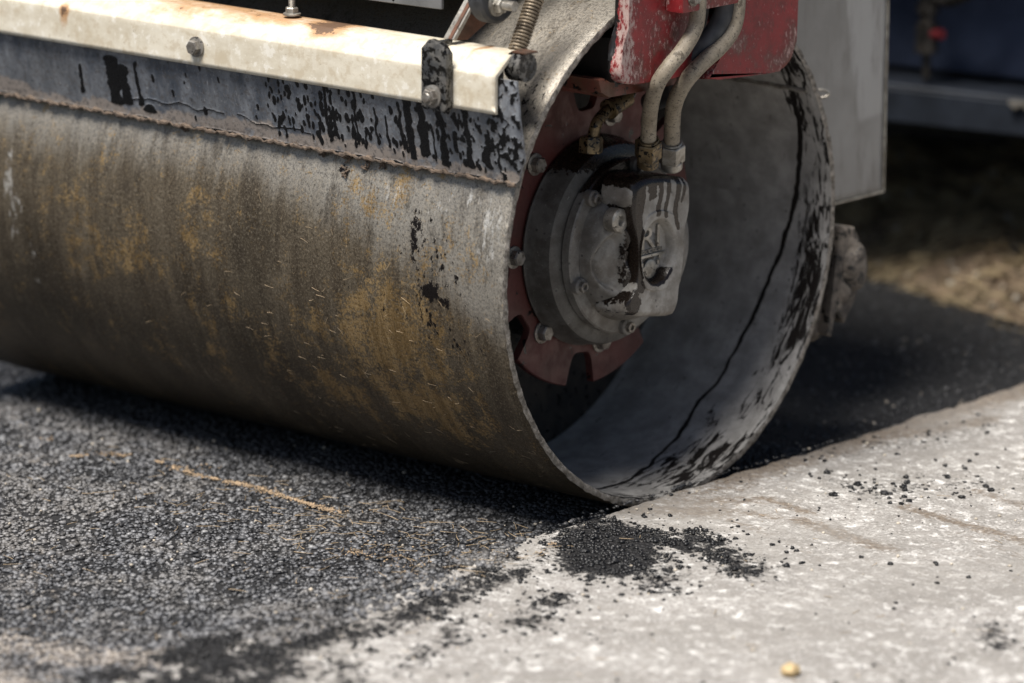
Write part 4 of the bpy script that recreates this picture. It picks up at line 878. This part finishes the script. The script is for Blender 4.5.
attr(pan, 'worn', np.concatenate([w_, w_])); tag(pan, 'dusty grey sheet metal side panel behind the drum')  # worn holds the painted patch of sunlight
b = bmesh.new(); box(b, -.103, -.097, .6085, .6098, .331, 1.3, .0005, 1); box(b, -.103, -.0965, .372, .6085, .3285, .3305, .0003, 1); tag(from_bm('panel_edge', b, M['zinc'], pan, False), 'bright edge of the panel');  # thin paler strips along the right and bottom edges
b = bmesh.new(); box(b, -1.2, -.106, .40, .596, .42, .66, .004); P_(from_bm('tank', b, M['black'], roller))
b = bmesh.new(); pts = arc(.400, .512, .010, -90, 90, 8) + [(.355, .522), (.355, .502)]
bo = [b.verts.new((-.0935 + .25 * (y - .372), y, z)) for y, z in pts]
tube(b, [(-.096, .36, .512), (-.07, .378, .511), (-.060, .384, .511)], .003, 8)
bmesh.ops.delete(b, geom=bo, context='VERTS')
rg = [Vector((-.052 + .012 * math.cos(a) * .7, .388 + .012 * math.cos(a) * .7, .511 + .0055 * math.sin(a))) for a in [2 * PI * k / 20 for k in range(21)]]
tube(b, rg, .0022, 8, False); P_(tag(from_bm('lifting_eye', b, M['zinc'], roller), 'small metal eye sticking out behind the drum rim'))
# ---- rear scraper, caked end
def cake(name, c, s, seed, mat, parent, lab=None):
    b = bmesh.new(); bmesh.ops.create_icosphere(b, subdivisions=4, radius=1); co = np.array([v.co[:] for v in b.verts])
    f = .75 + .55 * fbm(co[:, 0] * 1.4 + seed, co[:, 1] * 1.4, co[:, 2] * 1.4, o=5, s=200)
    for v, q in zip(b.verts, f): v.co = Vector((c[0] + v.co.x * s[0] * q, c[1] + v.co.y * s[1] * q, c[2] + v.co.z * s[2] * q))
    o = from_bm(name, b, mat, parent, False); 
    if lab: tag(o, lab)
    return o
b = bmesh.new(); prism(b, [(.385, .200), (.405, .18), (.43, .21), (.447, .26), (.445, .285), (.425, .318), (.395, .322)], -.060, -.012, .003, 1); prism(b, [(.366, .17), (.375, .165), (.40, .25), (.40, .32), (.392, .32)], -1.2, -.014, .001, 1)
rs_ = P_(tag(from_bm('rear_scraper', b, M['clod'], roller, False), 'rear scraper end caked with dried asphalt behind the rim'))
for c, s_, sd in (((-.025, .425, .262), (.030, .028, .036), 3), ((-.035, .405, .225), (.028, .022, .032), 9), ((-.045, .385, .192), (.02, .02, .028), 15), ((-.03, .42, .29), (.022, .022, .022), 21), ((-.05, .372, .172), (.018, .016, .018), 27)):
    cake('caked_asphalt', c, s_, sd, M['clod'], rs_)

# ------------------------------------------------------------------ dark blue machine behind
mach = empty('blue_machine', (-.9, 1.7, 0)); tag(mach, 'dark blue machine chassis with a low step ledge, half seen beyond the grey panel', 'machine')
def Q(o):
    if o.parent is mach: o.location = (.9, -1.7, 0)
    return o
rz = Matrix.Rotation(math.radians(9), 3, 'Z'); pv = (-.42, 1.25, .32)
b = bmesh.new(); box(b, -1.9, .25, 1.36, 2.6, .36, 1.4, .01, 2, rz, pv); box(b, -1.9, .45, 1.10, 2.6, .80, 1.41, .01, 2, rz, pv); Q(tag(from_bm('chassis', b, M['navy'], mach, True, 35), 'dark blue chassis body, with an unseen overhang added to shade the ledge'))  # second box is an unseen overhang, added to shade ledge and ground
b = bmesh.new(); box(b, -1.9, .25, 1.25, 1.40, .345, .352, .002, 1, rz, pv); box(b, -1.9, .25, 1.246, 1.252, .292, .345, .001, 1, rz, pv); box(b, -1.9, .25, 1.252, 1.42, .292, .296, .001, 1, rz, pv)
lg = Q(tag(from_bm('step_ledge', b, M['ledge'], mach, False), 'scuffed blue grey step ledge'))
b = bmesh.new()
for k in range(7):
    x = -.325 + .022 * k; prism(b, [(x, .344), (x + .011, .335), (x + .022, .344), (x + .022, .349), (x, .349)], 1.236, 1.2445, .0, 1, 'y')
for v in b.verts: v.co = rz @ (v.co - Vector(pv)) + Vector(pv)
from_bm('ledge_teeth', b, M['zinc'], lg, False)
b = bmesh.new(); tube(b, [(-.50, 1.27, .36), (-.50, 1.27, .40), (-.50, 1.27, .415)], .007, 12); tube(b, [(-.50, 1.27, .405), (-.50, 1.27, .45)], .019, 20); tube(b, [(-.50, 1.27, .45), (-.50, 1.27, .60)], .013, 16); tube(b, [(-.50, 1.27, .47), (-.50, 1.27, .485)], .018, 16)
tube(b, catmull([(-.50, 1.27, .5), (-.44, 1.26, .50), (-.38, 1.28, .56), (-.36, 1.3, .7)], 6), .012, 12)
cpn = Q(tag(from_bm('hydraulic_coupling', b, M['black'], mach), 'black hydraulic coupling'))
b = bmesh.new(); tube(b, [(-.482, 1.262, .436), (-.462, 1.258, .440)], .0085, 14); tag(from_bm('red_cap', b, M['redcap'], cpn), 'small red plug')
b = bmesh.new(); box(b, -1.9, .2, 2.0, 2.3, .1, .36, .01, 1, rz, pv); Q(from_bm('axle_beam', b, M['black'], mach))
for x in (-1.2, .6):
    b = bmesh.new(); lathe(b, [(x - .11, .16), (x - .11, .30), (x - .08, .33), (x + .08, .33), (x + .11, .30), (x + .11, .16)], 2.9, .33, 48); w = Q(from_bm('wheel', b, M['rubber'], mach))

# ------------------------------------------------------------------ light, sky, camera
EL = math.radians(66); AZX = .01
sd = Vector((AZX, -math.cos(EL), math.sin(EL))).normalized()
sun = bpy.data.lights.new('sun', 'SUN'); sun.energy = 4.9; sun.angle = math.radians(26); sun.color = (1, .955, .89)
so = bpy.data.objects.new('sun', sun); so.rotation_euler = (-sd).to_track_quat('-Z', 'Y').to_euler(); so.location = (0, -3, 5); COL.objects.link(so)
w = bpy.data.worlds.new('World'); scn.world = w; w.use_nodes = True; nt_ = w.node_tree; bg = nt_.nodes['Background']
sky = nt_.nodes.new('ShaderNodeTexSky'); sky.sky_type = 'NISHITA'; sky.sun_disc = False; sky.sun_elevation = EL; sky.sun_rotation = math.radians(180) - AZX * 2; sky.air_density = 1; sky.dust_density = 2
nt_.links.new(sky.outputs[0], bg.inputs[0]); bg.inputs[1].default_value = .056

cam = bpy.data.cameras.new('camera'); co = bpy.data.objects.new('camera', cam); COL.objects.link(co); scn.camera = co
f, pitch, yaw, roll = 4625.56, 0.23496945, 0.71082465, 0.00531681
fw = Vector((-math.sin(yaw) * math.cos(pitch), math.cos(yaw) * math.cos(pitch), -math.sin(pitch)))
r0 = fw.cross(Vector((0, 0, 1))).normalized(); u0 = r0.cross(fw); c_, s_ = math.cos(roll), math.sin(roll)
rv = r0 * c_ + u0 * s_; uv = -r0 * s_ + u0 * c_
Mt = Matrix((rv, uv, -fw)).transposed().to_4x4(); Mt.translation = Vector((3.83005, -4.78789, 1.69299)); co.matrix_world = Mt
cam.sensor_width = 36; cam.lens = f / 1024 * 36; cam.clip_start = .1; cam.clip_end = 2000
cam.dof.use_dof = True; cam.dof.focus_distance = 6.17; cam.dof.aperture_fstop = (cam.lens / 1000) / .068
scn.view_settings.view_transform = 'Standard'; scn.view_settings.look = 'None'; scn.view_settings.exposure = .48; scn.view_settings.gamma = 1
